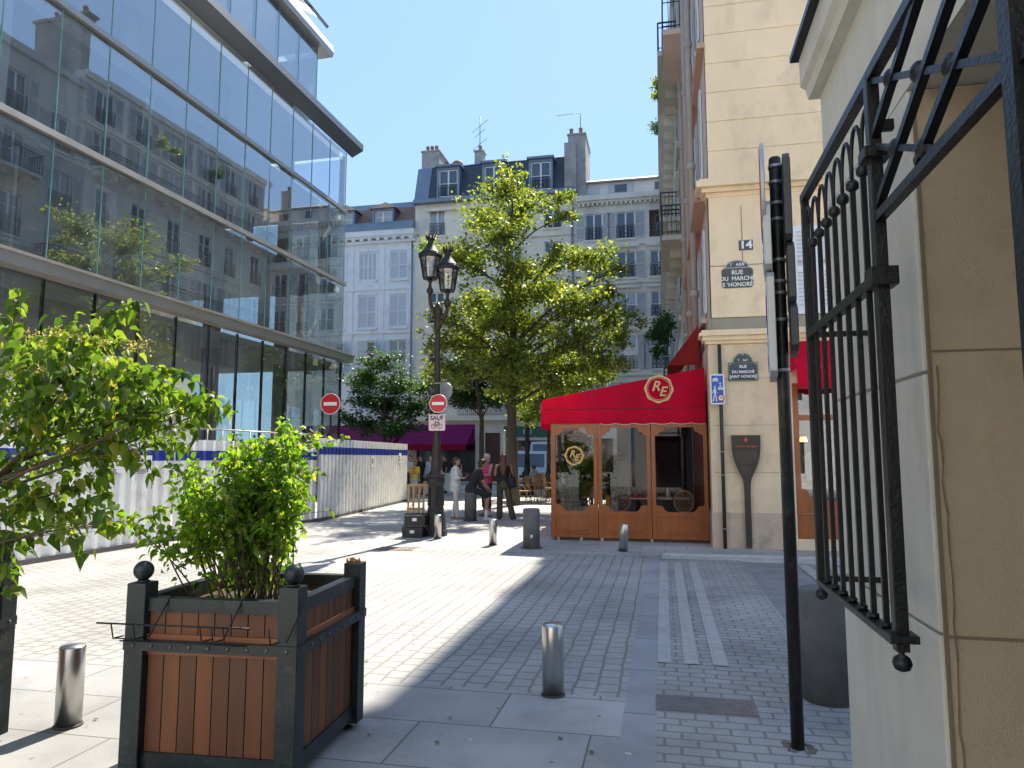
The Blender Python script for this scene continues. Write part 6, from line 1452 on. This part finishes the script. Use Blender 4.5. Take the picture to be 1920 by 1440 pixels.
    if hair:
        m = MB(); m.ball(hp(0,-.018,.022), 1, 16, 12, (.086,.103,.104), rot=Rh); m2 = MB()
        if hstyle == 'puff': m.ball(hp(0,-.02,.04), 1, 14, 10, (.095,.112,.105), rot=Rh); m.ball(hp(0,-.05,-.03), 1, 12, 8, (.085,.07,.07), rot=Rh)
        if hstyle == 'long':
            m.ball(hp(0,-.045,-.05), 1, 12, 8, (.09,.075,.10), rot=Rh)
            a = hp(0,-.075,-.06); c = j['chs']; loft(m, [(c.x,c.y-.135,c.z-.14,.035,.02),(c.x,c.y-.14,c.z-.02,.075,.028),(a.x*.4+c.x*.6,c.y-.125,c.z+.13,.095,.035),(a.x,a.y-.01,a.z,.085,.05),(a.x,a.y+.02,a.z+.08,.08,.05)])
        if hstyle == 'bob': m.ball(hp(0,-.04,-.035), 1, 12, 8, (.09,.075,.085), rot=Rh)
        # keep the face free: a skin-side cut is made by pushing the front back
        me = remesh(m, 'hair', hair, .012, smooth=1); inv = Rh.inverted()
        for v in me.vertices:
            q = inv @ (v.co - H)
            lim = .045 if q.z < .058 else .11
            if q.y > lim and q.z < .075: q.y = lim - (q.y-lim)*.2; v.co = H + Rh @ q
        put('hair', me, t)
    return t
g_white = garment('white_linen', (.66,.68,.68)); g_pale = garment('pale_trousers', (.58,.57,.53)); g_black = garment('black_cotton', (.018,.018,.021)); g_navyk = garment('dark_shorts', (.02,.022,.03)); g_pink = garment('pink_top', (.70,.05,.19)); g_denim = garment('dark_skirt', (.03,.035,.06)); g_olive = garment('olive_trousers', (.085,.078,.052)); g_blue = garment('light_blue_shirt', (.42,.52,.66)); g_yellow = garment('yellow_tee', (.66,.47,.07)); g_grey = garment('grey_tee', (.30,.34,.36))
hr_dark = M('hair_dark', (.035,.022,.015), .5, 0, .3, 25, .4, 60, stretch=(3,3,.4)); hr_grey = M('hair_grey', (.50,.49,.47), .55, 0, .15, 25, .4, 60, stretch=(3,3,.4)); hr_brown = M('hair_brown', (.12,.045,.022), .45, 0, .3, 25, .4, 60, stretch=(4,4,.3)); hr_sand = M('hair_sand', (.28,.18,.08), .55, 0, .2, 25, .3, 60)
sh_tan = M('tan_sandal', (.28,.18,.12), .6, 0, .1, 6, .1); sh_white = M('white_trainer', (.58,.55,.50), .6, 0, .08, 6, .1); sh_dark = M('dark_shoe', (.03,.03,.03), .5, 0, .1, 6, .1); sock_w = garment('white_sock', (.72,.72,.72))
Z0 = .012
# older woman in white, hand at her chin, phone in the other hand, seen in profile
p = person('woman in loose white shirt and pale trousers touching her chin beside the stone bollard', (-5.36,18.2,Z0), -72, dict(elL=(-.20,.14,1.17), wrL=(-.05,.165,1.375), elR=(.23,.02,1.13), wrR=(.20,.25,1.12), anL=(-.09,-.06,.085), ftL=(-.10,.09,.035), anR=(.09,.06,.085), ftR=(.11,.21,.035)), top=g_white, sleeve='mid', bottom=g_pale, hair=hr_dark, hstyle='bob', shoe=sh_tan, female=True, loose=1.16, hand=dict(L=(.12,-.12,.95), R=(-.2,.7,.6)), hyaw=-8)
p.scale = (.96,.96,.955)
# the phone rests in her right hand
single('phone', MB().box(-.035,.035,-.005,.005,0,.14), sign_black, 'dark phone held up by the woman in white', 'phone', (-5.09,18.26,1.10), R(20), bevel=.004)
# man in black sitting on the stone bollard
person('man in black tee and shorts sitting on the stone bollard with white socks', (-4.85,17.88,Z0), -62, dict(pel=(0,-.02,.84), wst=(0,.06,.98), chs=(0,.15,1.15), nk=(0,.235,1.31), hd=(0,.31,1.43), shL=(-.185,.17,1.26), shR=(.185,.17,1.26), elL=(-.24,.30,1.02), elR=(.25,.28,1.0), wrL=(-.14,.44,.80), wrR=(.17,.46,.78), hpL=(-.09,.02,.82), hpR=(.09,.02,.82), knL=(-.13,.42,.66), knR=(.14,.42,.62), anL=(-.13,.46,.20), anR=(.16,.36,.085), ftL=(-.14,.56,.06), ftR=(.19,.51,.035)), skin=skinB, top=g_black, bottom=g_navyk, leg='short', hair=hr_dark, hstyle='puff', shoe=sh_white, sock=sock_w, hyaw=-14, loose=1.05)
# woman in pink with grey hair
person('grey haired woman in bright pink top standing behind the seated man', (-4.78,19.3,Z0), 150, dict(elR=(.22,.13,1.16), wrR=(.06,.20,1.36), elL=(-.21,.12,1.13), wrL=(.04,.20,1.12)), top=g_pink, sleeve='strap', bottom=g_denim, leg='crop', hair=hr_grey, hstyle='puff', shoe=sh_tan, female=True, hand=dict(R=(-.25,.1,.9), L=(.8,.3,.1)))
# woman with long brown hair from behind, olive trousers, shoulder bag
ol = person('long haired woman from behind in black top and olive trousers with dark shoulder bag', (-4.12,18.45,Z0), 14, dict(elR=(.23,.03,1.13), wrR=(.20,.13,.95), elL=(-.22,.12,1.16), wrL=(-.12,.22,1.34), knR=(.15,-.01,.49), anR=(.24,-.07,.085), ftR=(.30,.05,.035), hpR=(.09,0,.9)), top=g_black, sleeve='strap', bottom=g_olive, hair=hr_brown, hstyle='long', shoe=sh_dark, female=True, flare=.035, hand=dict(L=(.3,.3,.8)))
hbag = thing('shoulder_bag', 'slouchy dark blue bag hanging from the long haired woman', 'bag', (-3.88,18.44,Z0))
m = MB(); m.ball((0,-.02,.98), 1, 14, 10, (.11,.08,.17)); m.ball((0,-.02,.90), 1, 14, 8, (.12,.09,.10)); put('bag_body', remesh(m, 'bag_body', garment('bag_cloth', (.025,.03,.045)), .012), hbag)
MB().tube([(.0,.05,1.08),(-.06,.02,1.28),(-.08,.0,1.45),(-.07,-.06,1.44),(-.04,-.08,1.28),(.0,-.08,1.08)], .012, 6).build('strap', g_black, hbag)
# group by the hoarding end
person('man in light blue shirt with dark backpack strap walking towards the lamp post', (-9.62,29.0,Z0), 172, dict(elL=(-.26,.02,1.12), wrL=(-.20,.18,1.02), anL=(-.10,.12,.085), ftL=(-.11,.27,.035), knL=(-.09,.10,.49)), top=g_blue, sleeve='long', bottom=g_navyk, leg='short', hair=hr_dark, shoe=sh_dark, s=1.0, loose=1.06)
single('backpack', MB().ball((0,0,1.22), 1, 14, 10, (.17,.11,.24)).tube([(.10,-.02,1.42),(.105,-.14,1.44),(.12,-.27,1.30),(.13,-.22,1.06)], .022, 6), g_black, 'dark backpack worn by the man in the light blue shirt', 'backpack', (-9.64,29.17,Z0), 0)
k = person('child in yellow tee with printed back and sandy hair by the hoarding end', (-10.0,28.0,Z0), 10, dict(), top=g_yellow, bottom=g_pale, leg='short', hair=hr_sand, hstyle='bob', shoe=sh_dark, loose=1.08); k.scale = (.86,.86,.86)
q = MB()
for z, wd in ((1.36,.10),(1.30,.03),(1.24,.05),(1.19,.03),(1.12,.11)): q.box(-wd,wd,-.152,-.146,z-.014,z+.014)
q.build('printed_back', g_black, k)
person('person in pale shirt half hidden behind the hoarding end', (-10.42,28.6,Z0), 185, dict(), top=g_blue, bottom=g_navyk, hair=hr_dark, shoe=sh_dark)
person('person in black raising a hand to the face behind the yellow tee child', (-10.5,30.2,Z0), 165, dict(elR=(.22,.14,1.16), wrR=(.06,.2,1.42)), top=g_black, bottom=g_navyk, hair=hr_dark, shoe=sh_dark, hand=dict(R=(-.2,.1,.9)))
person('dark clothed person standing in the cafe shade beside the pale cart', (-9.75,31.4,Z0), 120, dict(), top=g_black, bottom=g_navyk, hair=hr_dark, shoe=sh_dark)
st = person('person in grey tee seated near the rattan chairs by the van', (-5.4,30.3,Z0), 60, dict(pel=(0,0,.52), wst=(0,.01,.67), chs=(0,.02,.86), nk=(0,.02,1.03), hd=(0,.05,1.17), shL=(-.175,.02,.98), shR=(.175,.02,.98), elL=(-.23,.08,.72), elR=(.23,.08,.72), wrL=(-.18,.28,.66), wrR=(.18,.28,.66), hpL=(-.09,.03,.5), hpR=(.09,.03,.5), knL=(-.1,.44,.5), knR=(.1,.44,.5), anL=(-.1,.44,.085), anR=(.1,.44,.085), ftL=(-.11,.59,.035), ftR=(.11,.59,.035)), skin=skinB, top=g_grey, bottom=g_denim, hair=hr_dark, shoe=sh_dark)
bistro_chair((-5.4,30.3,Z0), R(240), 'rattan chair with the person in grey tee sitting on it')
# person at the open window of the stone house
person('person standing at the open upper window of the stone house', (.05,45.0,15.52), 200, dict(elR=(.25,.05,1.13), wrR=(.2,.2,1.0)), skin=skinB, top=garment('dark_vest', (.06,.05,.05)), sleeve='strap', bottom=g_grey, hair=hr_dark)
